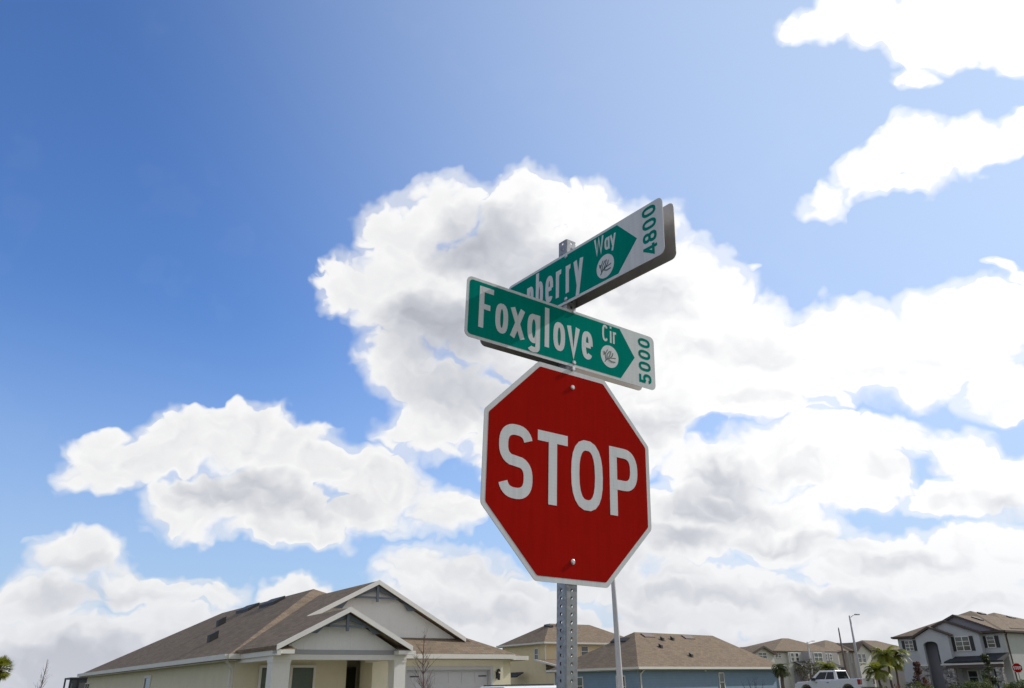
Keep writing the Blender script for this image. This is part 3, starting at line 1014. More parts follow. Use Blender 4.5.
MB().box(4.12, 4.30, 1.30, 1.38, 0.16, 2.45).box(4.36, 5.10, 1.32, 1.39, 0.16, 2.40).build('front_door', mat('dark olive door', (0.045, 0.045, 0.025), 0.6), h1)
# garage door with four rows of panels, frame and handle
gd = MB()
gd.box(6.06, 9.79, -0.80, -0.76, 0.0, 2.24)
for r_ in range(4):
    for c_ in range(6):
        xx, zz = 6.12 + c_ * 0.61, 0.06 + r_ * 0.55
        gd.box(xx + .03, xx + .56, -0.815, -0.80, zz + .06, zz + .46)
gdo = gd.build('garage_door', m_garage, h1)
MB().box(9.35, 9.72, -0.842, -0.815, 2.00, 2.035).build('hinge', m_dark, gdo)
MB().box(6.3, 6.67, -0.842, -0.815, 2.00, 2.035).build('hinge', m_dark, gdo)
gf = MB()
gf.box(5.93, 6.05, -1.03, -0.74, 0, 2.24).box(9.80, 9.92, -1.03, -0.74, 0, 2.24).box(5.93, 9.92, -1.03, -0.74, 2.242, 2.36)
gf.build('garage_frame', mat('light grey trim', (0.50, 0.50, 0.50), 0.7, amt=0.05), h1)
lt = MB()
lt.box(10.06, 10.17, -1.05, -1.0, 1.92, 2.16)
lt.tube([(10.115, -1.13, 2.16), (10.115, -1.13, 2.24), (10.115, -1.13, 2.27)], [0.085, 0.075, 0.02], 10)
lt.tube([(10.115, -1.13, 1.86), (10.115, -1.13, 2.10)], [0.05, 0.07], 10)
lt.bar((10.115, -1.0, 2.11), (10.115, -1.13, 2.11), 0.03)
lt.build('wall_lantern', m_black, h1)

# roof planes
zl = lambda a: 2.92 + 0.5 * a
roof('roof', [(-0.05, -3.93, zl(-.05)), (2.3, -3.93, zl(2.3)), (2.3, -0.28, zl(2.3)), (5.1, -0.28, zl(5.1)), (5.1, 5.5, zl(5.1)), (-0.05, -0.06, zl(-.05))], h1, m_shY, 0.12)
zr = lambda a: 5.47 - 0.509 * (a - 5.1)
roof('roof', [(5.103, -0.28, zr(5.103)), (9.373, -0.28, zr(9.373)), (10.52, -1.45, zr(10.52)), (10.56, 6.4, zr(10.56)), (5.103, 6.4, zr(5.103))], h1, m_shY, 0.12)
zp = lambda b: 2.71 + 0.5 * (b + 1.45)
roof('roof', [(4.3, -1.45, zp(-1.45)), (10.515, -1.45, zp(-1.45)), (9.36, -0.285, zp(-.285)), (9.10, -0.01, zp(-0.01)), (4.3, -0.01, zp(-0.01))], h1, m_shX, 0.12)
roof('roof', [(2.303, -3.93, zl(2.3)), (4.62, -3.93, zl(2.3) - 0.5 * 2.317), (4.62, -0.01, zl(2.3) - 0.5 * 2.317), (2.303, -0.01, zl(2.3))], h1, m_shY, 0.12)
RA, RB, RC, RZ = 5.1, 6.2, 19.5, 5.8
roof('roof', [(-0.4, -0.4, 2.745), (RA, RB, RZ), (RA, RC, RZ), (-0.4, 28.0, 2.745)], h1, m_shY)
roof('roof', [(12.0, -0.395, 2.745), (12.0, 28.0, 2.745), (RA, RC, RZ), (RA, RB, RZ)], h1, m_shY)
roof('roof', [(-0.395, -0.4, 2.742), (11.99, -0.4, 2.742), (RA, RB - .005, RZ)], h1, m_shX)
roof('roof', [(-0.395, 28.0, 2.742), (RA, RC + .005, RZ), (11.99, 28.0, 2.742)], h1, m_shX)
# gutters and rakes
gt = MB()
eave(gt, (-0.46, -0.46, 2.70), (-0.46, 28.05, 2.70))
eave(gt, (-0.40, -0.46, 2.702), (0.05, -0.46, 2.702))
eave(gt, (0.04, -0.40, 2.698), (0.04, -3.95, 2.698))
eave(gt, (4.99, -1.51, 2.70), (10.62, -1.51, 2.70))
eave(gt, (10.68, -1.45, 2.68), (10.68, 0.0, 2.68))
eave(gt, (12.06, -0.46, 2.70), (12.06, 28.05, 2.70))
eave(gt, (11.0, -0.46, 2.698), (12.0, -0.46, 2.698))
gt.build('gutter', m_gutter, h1)
sf = MB()
sf.box(-0.40, -0.002, -0.36, 28.0, 2.58, 2.60)
sf.box(4.7, 10.6, -1.45, -1.002, 2.585, 2.605)
sf.build('soffit', m_gutter, h1)


def rake(b, pa, pk, pb, d=0.20):
    r_ = MB()
    for p, q_ in ((pa, pk), (pk, pb)):
        r_.slab([(p[0], b, p[1] + 0.02), (q_[0], b, q_[1] + 0.02), (q_[0], b, q_[1] - d), (p[0], b, p[1] - d)], (0, -0.05, 0))
    return r_.build('rake_board', m_trim, h1)


rake(-0.285, (2.3, zl(2.3)), (5.1, zl(5.1)), (9.08, zr(9.08)), 0.15)
rake(-3.935, (-0.05, zl(-.05)), (2.3, zl(2.3)), (4.64, zl(2.3) - 0.5 * 2.34), 0.14)
# eave returns of the small gable
MB().box(-0.02, 0.55, -3.91, -3.56, 2.66, 2.78).build('eave_return', m_trim, h1)
MB().box(4.15, 4.80, -3.91, -3.56, 2.66, 2.78).build('eave_return', m_trim, h1)
MB().slab([(-0.02, -3.9, 2.80), (0.62, -3.9, 2.80), (0.42, -3.56, 2.93), (-0.02, -3.56, 2.93)], (0, 0, -0.02)).build('return_shingles', m_shX, h1)
MB().slab([(4.08, -3.9, 2.80), (4.80, -3.9, 2.80), (4.80, -3.56, 2.93), (4.25, -3.56, 2.93)], (0, 0, -0.02)).build('return_shingles', m_shX, h1)


def bracket(cx, b, zpk, w, slope, drop):
    """blue grey truss in the point of a gable"""
    t = MB()
    zb = zpk - drop
    for s_ in (-1, 1):
        # board below the rake with a stepped foot, chord and short diagonal
        t.slab([(cx, b, zpk - .15), (cx + s_ * w, b, zpk - .15 - w * slope), (cx + s_ * w * .80, b, zpk - .17 - w * slope),
                (cx + s_ * w * .62, b, zb), (cx + s_ * w * .50, b, zb + .0), (cx + s_ * w * .42, b, zb + .09), (cx, b, zpk - .34)], (0, 0.07, 0))
        t.bar((cx, b - .02, zb + .04), (cx + s_ * w * .5, b - .02, zb + .04), 0.07, 0.07)
    t.box(cx - .045, cx + .045, b - .09, b - .03, zb - .12, zpk - .2)
    return t.build('gable_bracket', m_bluegrey, h1)


bracket(5.1, -0.16, 5.46, 1.75, 0.505, 0.66)
bracket(2.3, -3.74, 4.07, 1.25, 0.50, 0.60)
# vents, pipes, downspouts
for a, b in ((2.95, 12.2), (1.15, 7.0)):
    z_ = 2.745 + 0.5555 * (a + 0.4)
    vent(h1, a, b, z_, 0.35, 0.35, 0.3, (0.5555, 0), name='roof_pipe')
for a, b in ((4.45, 13.1), (4.45, 9.6)):
    z_ = 2.745 + 0.5555 * (a + 0.4)
    vent(h1, a, b, z_, 0.55, 1.9, 0.14, (0.5555, 0))
downspout(h1, 0, -0.0, 0.1, 2.66, m_gutter, dx=-0.12, dy=0.0)
downspout(h1, 10.42, -0.35, 0.1, 2.66, m_gutter, dx=0.10, dy=0.0)
window(h1, 'y', 12.1, 0.9, 2.25, 1.0, 0.0, -1, rows=2, fw=0.12)
window(h1, 'y', 27.0, 1.0, 2.2, 1.3, 0.0, -1, rows=1, cols=2, fw=0.06)
# screened porch at the back
sc_ = MB()
for a_, b_ in ((-0.75, 28.6), (-0.75, 30.6), (0.3, 28.4), (-0.3, 28.6), (2.5, 30.6)):
    sc_.bar((a_, b_, 0), (a_, b_, 2.55), 0.09)
sc_.bar((-0.75, 28.6, 2.55), (-0.75, 30.6, 2.55), 0.1)
sc_.bar((-0.80, 28.6, 2.55), (0.6, 28.6, 2.56), 0.1)
sc_.bar((-0.80, 30.6, 2.55), (5.0, 30.6, 2.55), 0.1)
sc_.bar((-0.75, 28.6, 1.0), (0.6, 28.6, 1.0), 0.06)
sc_.build('screen_frame', m_black, h1)
MB().box(-0.72, 0.55, 28.6, 28.61, 0.05, 2.5).build('screen', mat('dark mesh', (0.12, 0.125, 0.13), 0.8), h1)

# ---- 2: yellow two storey house ------------------------------------------------------------
h2 = thing('two_storey_house', (2.58, 82.62, 0), GRID, 'yellow two storey house with brown hip roof, partly behind the perforated sign post', 'house')
MB().box(0.4, 13.4, 0.4, 7.7, 0, 5.55).build('wall', m_yellow, h2)


def hip_roof(parent, x0, x1, y0, y1, ze, zr_, rx0, rx1, ry, mx=None, my=None, edge=None, th=0.16):
    mx, my = mx or m_shX, my or m_shY
    e = 0.004
    roof('roof', [(x0 + e, y0, ze), (x1 - e, y0, ze), (rx1, ry - e, zr_), (rx0, ry - e, zr_)], parent, mx, th)
    roof('roof', [(x0 + e, y1, ze), (rx0, ry + e, zr_), (rx1, ry + e, zr_), (x1 - e, y1, ze)], parent, mx, th)
    roof('roof', [(x0, y0 + e, ze), (rx0 - e, ry, zr_), (x0, y1 - e, ze)], parent, my, th)
    roof('roof', [(x1, y0 + e, ze), (x1, y1 - e, ze), (rx1 + e, ry, zr_)], parent, my, th)
    fb = MB()
    zz = ze - 0.06
    for a, b in (((x0 - .05, y0 - .05, zz), (x1 + .05, y0 - .05, zz)), ((x0 - .052, y1 + .05, zz), (x1 + .05, y1 + .05, zz))):
        eave(fb, a, b)
    for a, b in (((x0 - .06, y0, zz - .003), (x0 - .06, y1, zz - .003)), ((x1 + .06, y0, zz - .003), (x1 + .06, y1, zz - .003))):
        eave(fb, a, b)
    fb.build('gutter', edge or m_gutter, parent)
    MB().box(x0 + .01, x1 - .01, y0 + .01, y1 - .01, ze - .20, ze - .17).build('soffit', edge or m_gutter, parent)


hip_roof(h2, 0, 13.8, 0, 8.1, 5.6, 7.7, 4.0, 9.6, 4.1)
window(h2, 'y', 1.75, 4.0, 5.05, 0.55, 0.4, -1, rows=2)
window(h2, 'x', 5.5, 4.35, 5.25, 0.85, 0.4, -1, rows=2, fw=0.05)
downspout(h2, 0.4, 0.4, 0, 5.45, m_trim, dx=-.02, dy=-.10)
# low front wing
MB().box(-0.4, 6.8, -5.6, 0.39, 0, 2.75).build('wing_wall', m_yellow, h2)
wgr = MB().slab([(-0.8, -6.0, 2.8), (7.2, -6.0, 2.8), (7.2, 0.39, 4.0), (-0.8, 0.39, 4.0)], (0, 0, -.15))
wgr.build('wing_roof', m_shX, h2)
ga = MB()
eave(ga, (-0.86, -6.06, 2.76), (7.2, -6.06, 2.76))
eave(ga, (-0.86, -6.0, 2.76), (-0.86, 0.39, 3.95))
ga.build('gutter', m_gutter, h2)
window(h2, 'x', 1.2, 0.9, 2.3, 1.1, -5.6, -1, cols=2)
window(h2, 'y', -2.5, 0.9, 2.3, 0.8, -0.4, -1)
MB().slab([(-1.1, 3.2, 2.55), (-0.2, 3.2, 2.95), (-0.2, 5.4, 2.95), (-1.1, 5.4, 2.55)], (0, 0, -.1)).build('awning', m_dark, h2)
vent(h2, 3.5, 3.6, 7.35, 0.5, 1.0, 0.16, (.2, .2))
vent(h2, 5.2, 3.4, 7.42, 1.3, 0.5, 0.16, (0, .5))

# ---- 3: blue bungalow ----------------------------------------------------------------------
h3 = thing('bungalow', (8.6, 60.97, 0), radians(43), 'blue single storey house with a broad brown hip roof and pale gutters', 'house')
MB().box(0.4, 19.9, 0.4, 8.8, 0, 2.6).build('wall', m_blue, h3)
hip_roof(h3, 0, 20.3, 0, 9.2, 2.75, 5.50, 5.3, 16.3, 4.4)
window(h3, 'y', 6.5, 1.0, 2.15, 1.35, 0.4, -1, cols=2, rows=2)
window(h3, 'y', 2.0, 0.8, 2.15, 0.75, 0.4, -1, rows=2)
window(h3, 'x', 10.9, 1.0, 2.30, 0.6, 0.4, -1, rows=2)
downspout(h3, 0.4, 0.4, 0, 2.65, m_gutter, dx=.25, dy=-.05)
downspout(h3, 19.7, 0.4, 0, 2.65, m_trim, dx=-.1, dy=-.06)
sl = 2.75 / 4.4
for a, b, w_, d_ in ((6.4, 3.9, 1.3, .45), (11.9, 3.9, 1.3, .45)):
    vent(h3, a, b, 2.75 + sl * b, w_, d_, .10, (0, sl), m=mat('weathered vent', (0.13, 0.09, 0.075), 0.7))
for a, b in ((7.6, 3.4), (6.0, 2.4), (8.4, 1.3), (9.1, 3.5)):
    vent(h3, a, b, 2.75 + sl * b, .24, .24, .25, (0, sl), name='roof_pipe')
vent(h3, 4.0, 4.9, 2.75 + (2.75 / 5.3) * 4.0, .5, 1.6, .12, (2.75 / 5.3, 0))
MB().box(8.7, 8.82, 0.30, 0.4, 2.45, 2.55).build('flood_light', m_trim, h3)


# ---- 4: grey two storey house on the right --------------------------------------------------
h4 = thing('two_storey_house', (44.9, 77.88, 0), GRID - pi / 2, 'grey two storey house with black shutters, tall arched entrance bay and stone columns', 'house')
# local x runs along the facade from the far (negative) to the near end (0), y into the house
MB().box(-10.4, -0.35, 0.4, 13.0, 0, 5.5).build('wall', m_grey, h4)
MB().box(-0.35, -0.02, 0.4, 13.0, 0, 5.5).build('side_wall', m_greygreen, h4)


def gable_face(name, x0, xp, x1, ye, ze0, zp_, ze1, z_low, m, thick=0.2, edge_d=0.22):
    MB().slab([(x0, ye, z_low), (x1, ye, z_low), (x1, ye, ze1), (xp, ye, zp_), (x0, ye, ze0)], (0, thick, 0)).build(name, m, h4)


# entrance bay with its arch cut through
xl, xr_, xa, xb = -7.8, -4.55, -7.12, -5.70
bay = MB()
bay.box(xl, xa, -0.9, -0.6, 0, 5.4)
bay.box(xb, xr_, -0.9, -0.6, 0, 5.4)
arc = []
for i in range(11):
    t = pi - pi * i / 10
    arc.append(((xa + xb) / 2 + cos(t) * (xb - xa) / 2, 4.62 + sin(t) * 0.34))
for i in range(10):
    (ax, az), (bx, bz) = arc[i], arc[i + 1]
    bay.slab([(ax, -0.9, az), (bx, -0.9, bz), (bx, -0.9, 5.4), (ax, -0.9, 5.4)], (0, 0.3, 0))
bay.slab([(xl, -0.9, 5.4), (xr_, -0.9, 5.4), (-6.2, -0.9, 6.12)], (0, 0.3, 0))
bay.box(xr_ - .25, xr_, -0.6, 0.4, 0, 5.4)
bay.box(xl, xl + .25, -0.6, 0.4, 0, 5.4)
bay.build('entrance_bay', m_grey, h4)
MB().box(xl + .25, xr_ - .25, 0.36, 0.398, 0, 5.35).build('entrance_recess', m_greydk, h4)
st = MB()
st.box(xl - .05, xa + .05, -0.97, -0.90, 0, 2.75)
st.box(xb - .05, xr_ + .05, -0.97, -0.90, 0, 2.75)
st.build('stone_facing', m_stone, h4)
MB().box(xl - .08, xa + .08, -1.0, -0.88, 2.75, 2.87).build('stone_cap', m_gutter, h4)
MB().box(xb - .08, xr_ + .08, -1.0, -0.88, 2.75, 2.87).build('stone_cap', m_gutter, h4)
MB().box(xb - .30, xb - .02, -0.60, -0.5, 3.1, 4.6).build('shutter', m_black, h4)
# middle projecting gable
MB().box(-4.54, -1.9, -0.3, 0.398, 3.0, 5.45).build('middle_bay', m_grey, h4)
MB().slab([(-6.6, -0.3, 5.45), (-1.9, -0.3, 5.45), (-2.2, -0.3, 5.62), (-4.82, -0.3, 6.68), (-6.6, -0.3, 6.05)], (0, 0.25, 0)).build('gable', m_grey, h4)
MB().slab([(-8.0, 0.2, 5.4), (-0.3, 0.2, 5.4), (-0.5, 0.2, 5.68), (-4.0, 0.2, 7.16), (-8.0, 0.2, 5.62)], (0, 0.25, 0)).build('gable', m_greydk, h4)


def gable_roof4(xL, zL, xP, zP, xR, zR, y0, y1):
    for (p, q_) in (((xL, zL), (xP - .003, zP)), ((xP + .003, zP), (xR, zR))):
        roof('roof', [(p[0], y0, p[1]), (q_[0], y0, q_[1]), (q_[0], y1, q_[1]), (p[0], y1, p[1])], h4, m_shY, 0.12)
    r_ = MB()
    for p, q_ in (((xL, zL), (xP, zP)), ((xP, zP), (xR, zR))):
        r_.slab([(p[0], y0, p[1] + .03), (q_[0], y0, q_[1] + .03), (q_[0], y0, q_[1] - .17), (p[0], y0, p[1] - .17)], (0, -0.06, 0))
    r_.build('rake_board', m_brown, h4)


gable_roof4(-8.2, 5.40, -6.2, 6.33, -4.3, 5.50, -1.1, 2.0)
gable_roof4(-6.7, 6.14, -4.82, 6.82, -1.6, 5.53, -0.5, 3.0)
gable_roof4(-8.2, 5.55, -4.0, 7.30, 0.0, 5.60, -0.02, 6.5)
hip_roof(h4, -10.75, 0.3, 0.0, 13.4, 5.6, 8.0, -5.6, -5.5, 6.9, edge=m_brown)
hip_roof(h4, -10.3, -0.4, 3.0, 20.0, 5.9, 8.0, -5.6, -5.5, 12.0, edge=m_brown)
window(h4, 'x', -9.25, 4.25, 5.15, 0.75, 0.4, -1, cols=2, rows=3, shutters=0.32, fw=.05)
window(h4, 'x', -3.55, 4.02, 5.22, 1.25, -0.3, -1, cols=2, rows=3, shutters=0.34, fw=.06)
window(h4, 'x', -1.25, 4.22, 5.15, 0.62, 0.4, -1, cols=1, rows=3, shutters=0.34, fw=.06)
# porch roof, beam, stone columns, door
MB().slab([(-4.95, -1.9, 3.05), (0.45, -1.9, 3.05), (0.1, 0.38, 3.70), (-4.5, 0.38, 3.70)], (0, 0, -.14)).build('porch_roof', m_slate, h4)
MB().box(-4.9, 0.3, -1.85, -1.6, 2.74, 2.88).build('porch_beam', m_gutter, h4)
MB().box(-4.9, 0.3, -1.80, -1.55, 2.45, 2.738).build('painted_porch_shade', m_brown, h4)  # dark strip put in for the shade below the beam
for xx in (-4.75, -0.45):
    MB().box(xx, xx + .55, -1.85, -1.35, 0, 2.44).build('stone_column', m_stone, h4)
window(h4, 'x', -3.6, 0.6, 2.2, 0.8, 0.4, -1, cols=1, rows=3, fw=.1)
window(h4, 'x', -2.4, 0.6, 2.2, 0.8, 0.4, -1, cols=1, rows=3, fw=.1)
MB().box(-1.6, -0.8, 0.33, 0.398, 0.2, 2.3).build('front_door', m_black, h4)
ds = MB()
ds.bar((0.25, 0.6, 5.5), (0.06, 0.75, 5.2), 0.09)
ds.bar((0.06, 0.75, 5.22), (0.06, 0.75, 0.3), 0.09)
ds.build('downspout', m_brown, h4)
vent(h4, -3.0, 2.6, 6.86, .9, .5, .14, (-.4, 0))
vent(h4, -4.6, 7.2, 7.62, .5, .9, .14, (-.41, 0))
vent(h4, -4.0, 12.2, 7.36, .5, 1.0, .14, (-.41, 0))
# garage wing behind the entrance, tan wall with a dark arched edge
MB().box(-13.9, -10.42, 1.0, 9.0, 0, 2.98).build('wing_wall', m_tan, h4)
MB().slab([(-14.2, 0.6, 3.1), (-10.45, 0.6, 3.9), (-10.45, 9.4, 3.9), (-14.2, 9.4, 3.1)], (0, 0, -.15)).build('wing_roof', m_brown, h4)

# ---- 5: the far row ------------------------------------------------------------------------
def far_house(loc, label, wall_m, bays, width, ze, zr_, rx0, rx1, ry, depth, wins, gables):
    h = thing('two_storey_house', loc, GRID, label, 'house', 'far two storey houses')
    MB().box(0.3, width - .3, 0.4, depth - .3, 0, ze - .05).build('wall', wall_m, h)
    hip_roof(h, 0, width, 0, depth, ze, zr_, rx0, rx1, ry, edge=m_brown)
    for (x0, x1, out, zb, zt, m) in bays:
        MB().box(x0, x1, -out, 0.398, zb, zt).build('bay', m, h)
    for (x, z0, z1, w, y, c) in wins:
        window(h, 'x', x, z0, z1, w, y, -1, cols=c, rows=2, fw=.10, mull=.06)
    for (x0, xp, x1, ze_, zp_, y, zb, m) in gables:
        MB().slab([(x0, y, zb), (x1, y, zb), (x1, y, ze_), (xp, y, zp_ - .1), (x0, y, ze_)], (0, 0.39 - y, 0)).build('gable', m, h)
        for (a, b) in (((x0 - .4, ze_ - .1), (xp - .003, zp_)), ((xp + .003, zp_), (x1 + .4, ze_ - .1))):
            roof('roof', [(a[0], y - .4, a[1]), (b[0], y - .4, b[1]), (b[0], 4.0, b[1]), (a[0], 4.0, a[1])], h, m_shY, .12)
        r_ = MB()
        for p, q_ in (((x0 - .4, ze_ - .1), (xp, zp_)), ((xp, zp_), (x1 + .4, ze_ - .1))):
            r_.slab([(p[0], y - .4, p[1] + .03), (q_[0], y - .4, q_[1] + .03), (q_[0], y - .4, q_[1] - .3), (p[0], y - .4, p[1] - .3)], (0, -0.08, 0))
        r_.build('rake_board', m_brown, h)
    return h


bx_, by_ = 45.6, 143.3


def at5(a, b=0.0):
    return (bx_ + a * CG - b * SG, by_ + a * SG + b * CG, 0)


m_lwall = mat('light stucco', (0.62, 0.60, 0.54), 0.95, spec=0.2, amt=0.05)
m_bgrey = mat('warm grey stucco', (0.40, 0.38, 0.37), 0.95, spec=0.2, amt=0.05)
fa = far_house(at5(-3.4), 'far grey and white two storey house with small twin windows, right of the blue house', m_lwall,
               [(3.6, 7.4, 0.1, 0, 6.2, m_greygreen), (7.4, 12.3, 1.4, 3.6, 6.25, m_bgrey), (12.3, 17.5, 0.3, 0, 6.2, m_bgrey)],
               19.2, 6.35, 8.8, 10.2, 12.0, 5.5, 13.0,
               [(0.95, 5.35, 6.0, .55, .4, 1), (1.85, 5.35, 6.0, .55, .4, 1), (4.6, 4.8, 6.0, .8, -.1 + .0, 1), (5.9, 4.8, 6.0, .8, -.1, 1),
                (10.0, 4.7, 6.0, 2.2, -1.4, 2), (13.9, 5.0, 5.9, .6, -.3, 1), (15.3, 5.0, 5.9, .6, -.3, 1), (14.0, 0.8, 2.4, 2.0, -.3, 2)],
               [])
MB().slab([(4.0, -3.0, 3.7), (15.2, -3.0, 3.7), (14.8, -0.32, 4.75), (4.4, -0.32, 4.75)], (0, 0, -.2)).build('porch_roof', m_slate, fa)
for xx in (4.3, 8.0, 11.3, 14.6):
    MB().box(xx, xx + .5, -2.9, -2.4, 0, 3.49).build('porch_column', m_stone, fa)
MB().box(4.4, 14.8, -0.28, -0.12, 0, 3.4).build('porch_wall', m_greydk, fa)
MB().box(10.2, 12.6, -0.6, -0.3, 0.9, 2.9).build('painted_opening_shade', m_brown, fa)  # solid brown box, its dark colour stands for the shade inside an opening
fb_ = far_house(at5(-15.0, -1.0), 'far pale gabled two storey house just above the end of the blue house roof', m_lwall, [], 9.6, 5.9, 6.9, 4.0, 5.5, 4.5, 9.0,
                [(6.5, 5.15, 5.95, 1.9, -.5, 2)], [(3.4, 6.6, 9.4, 5.85, 7.0, -.5, 0, m_lwall)])
cx0, cy0 = 56.0, 147.5


def at6(a, b=0.0):
    return (cx0 + a * CG - b * SG, cy0 + a * SG + b * CG, 0)


fc = far_house(at6(2.0, 4), 'far tan two storey house with a brown hip roof behind the dark wood pole', m_tan,
               [(6.2, 9.0, .3, 0, 6.6, m_bgrey)], 13.0, 6.6, 8.75, 8.6, 9.4, 5.5, 12.0,
               [(8.0, 4.6, 6.0, 1.3, -.3, 1), (3.0, 0.8, 2.4, 1.6, .4, 2)], [])
fd = far_house(at6(9.0, 3), 'far pale two storey house with a small front gable beside the tall street lamp', m_bgrey,
               [], 6.5, 6.6, 8.2, 2.6, 3.9, 4.5, 11.0,
               [(1.5, 4.6, 6.0, .9, -.2, 1), (2.9, 4.6, 6.0, .9, -.2, 1)], [(0.6, 2.6, 5.4, 6.5, 8.1, -.2, 0, m_lwall)])
fe = far_house(at6(22.5, 6), 'far tan two storey house with a wide olive brown roof behind the palms', m_tan,
               [], 14.0, 7.0, 9.1, 4.0, 9.0, 5.5, 12.0,
               [(3.0, 5.0, 6.3, 1.3, .4, 2), (8.0, 5.0, 6.3, 1.3, .4, 2)], [])
fg = thing('two_storey_house', at5(-22.0, 0.0), GRID, 'brown roofed two storey house showing only its roof edge over the blue house', 'house', 'far two storey houses')
MB().box(0.3, 8.7, 0.3, 8.7, 0, 6.6).build('wall', m_tan, fg)
hip_roof(fg, 0, 9, 0, 9, 6.7, 8.3, 5.0, 6.0, 4.5, edge=m_brown)

# ------------------------------------------------------------------ street furniture
def lamp_post(loc, h, r0, r1, arm_len, arm_rz, label):
    t = thing('street_lamp', loc, arm_rz, label, 'street lamp')
    MB().tube([(0, 0, -0.1), (0, 0, 0.02), (0, 0, h * .5), (0, 0, h)], [r0, r0, (r0 + r1) / 2, r1], 14).tube(
        [(0, 0, -0.1), (0, 0, 0.25)], [r0 * 1.5, r0 * 1.4], 14).build('pole', m_pole, t, smooth=True)
    MB().tube([(0, 0, h - .25), (arm_len * .5, 0, h - .02), (arm_len, 0, h + .10)], [.035, .032, .03], 8).build('arm', m_lamp, t, smooth=True)
    hd = MB()
    hd.slab([(arm_len - .05, -.10, h + .06), (arm_len + .18, -.16, h + .05), (arm_len + .52, -.12, h + .06), (arm_len + .60, 0, h + .07),
             (arm_len + .52, .12, h + .06), (arm_len + .18, .16, h + .05), (arm_len - .05, .10, h + .06)], (0, 0, .11))
    hd.build('lamp_head', m_lamp, t, bevel=.02)
    MB().box(-.0, .03, -r0 * .6, r0 * .6, 1.35, 1.5).build('access_cover', m_dark, t)
    return t


lamp_post((3.32, 28.0, 0), 6.9, .112, .065, .8, 0.4, 'grey tapered street lamp pole directly behind the stop sign')
lamp_post((34.4, 86.0, 0.4), 7.35, .16, .085, .75, 0.35, 'tall grey street lamp above the white pickup, its arm pointing right')
lamp_post((48.2, 140.0, 0.5), 7.1, .18, .10, .9, 0.3, 'small distant street lamp in front of the far white and grey house')
wp = thing('utility_pole', (36.5, 95.0, 0.4), 0, 'dark brown wooden pole left of the tall street lamp', 'utility pole')
MB().tube([(0, 0, -.2), (0, 0, 3.5), (0, 0, 6.6)], [.13, .11, .07], 12).build('pole', m_darkpole, wp, smooth=True)
MB().tube([(0, 0, 6.6), (0, 0, 6.75)], [.07, .03], 10).build('pole_cap', m_lamp, wp)

# small second stop sign by the grey house
s2 = thing('stop_sign', (43.3, 74.0, 0.4), 0, 'small far red stop sign on a thin post before the grey house side wall', 'stop sign')
MB().box(-.03, .03, -.03, .03, -0.3, 2.35).build('post', m_galv, s2)


def f_small(x, y, d):
    return (x, -(0.034 + d), y + 1.93 - OC)


sp_ = plate(octo(A8), f_small, 0.0, 0.003).build('octagonal_panel', m_white, s2)
plate(octo(A8 - 0.02), f_small, 0.003, 0.005).build('red_field', m_red, sp_)
lettering([('S', -0.30, -0.17), ('T', -0.15, -0.022), ('O', -0.006, 0.142), ('P', 0.170, 0.30)],
          OC - 0.127, 0.254, 0.046, f_small, 0.005).build('lettering', m_white, sp_)
s2.rotation_euler = (0, 0, -0.35)


# ------------------------------------------------------------------ vehicles
def wheel(parent, x, y, r, w, side):
    wh = MB().tube([(x, y - w / 2, r), (x, y - w / 2 + .02, r), (x, y + w / 2 - .02, r), (x, y + w / 2, r)], [r * .93, r, r, r * .93], 24)
    tyre = wh.build('wheel', m_tyre, parent, smooth=False)
    rim = MB()
    yy = y + side * (w / 2 + .005)
    rim.tube([(x, yy - side * .03, r), (x, yy, r)], [r * .62, r * .60], 20)
    rim.build('rim', m_rim, tyre)
    return tyre


def body_slab(prof, w, inset=0.0):
    mb = MB()
    mb.slab([(x, -w / 2, z) for x, z in prof], (0, w, 0))
    return mb


def cabin(lo, hi, z0, z1, w0, w1):
    """greenhouse: lo/hi are (rear x, front x) at belt and roof"""
    v = [(lo[0], -w0 / 2, z0), (lo[1], -w0 / 2, z0), (lo[1], w0 / 2, z0), (lo[0], w0 / 2, z0),
         (hi[0], -w1 / 2, z1), (hi[1], -w1 / 2, z1), (hi[1], w1 / 2, z1), (hi[0], w1 / 2, z1)]
    return MB().add(v, [(0, 3, 2, 1), (4, 5, 6, 7), (0, 1, 5, 4), (1, 2, 6, 5), (2, 3, 7, 6), (3, 0, 4, 7)]), v


def pane_on(v, idx, s0, s1, t0, t1, lift=0.012):
    """glass panel on a side of the greenhouse given by four of its corners (a, b, c, d)"""
    a, b, c, d = [Vector(v[i]) for i in idx]
    P = lambda s, t: (a * (1 - s) + b * s) * (1 - t) + (d * (1 - s) + c * s) * t
    n = (b - a).cross(d - a).normalized()
    ctr = sum((Vector(q) for q in v), Vector()) / 8
    if n.dot(a - ctr) < 0:
        n = -n
    return MB().slab([P(s0, t0) + n * lift, P(s1, t0) + n * lift, P(s1, t1) + n * lift, P(s0, t1) + n * lift], -n * .02)


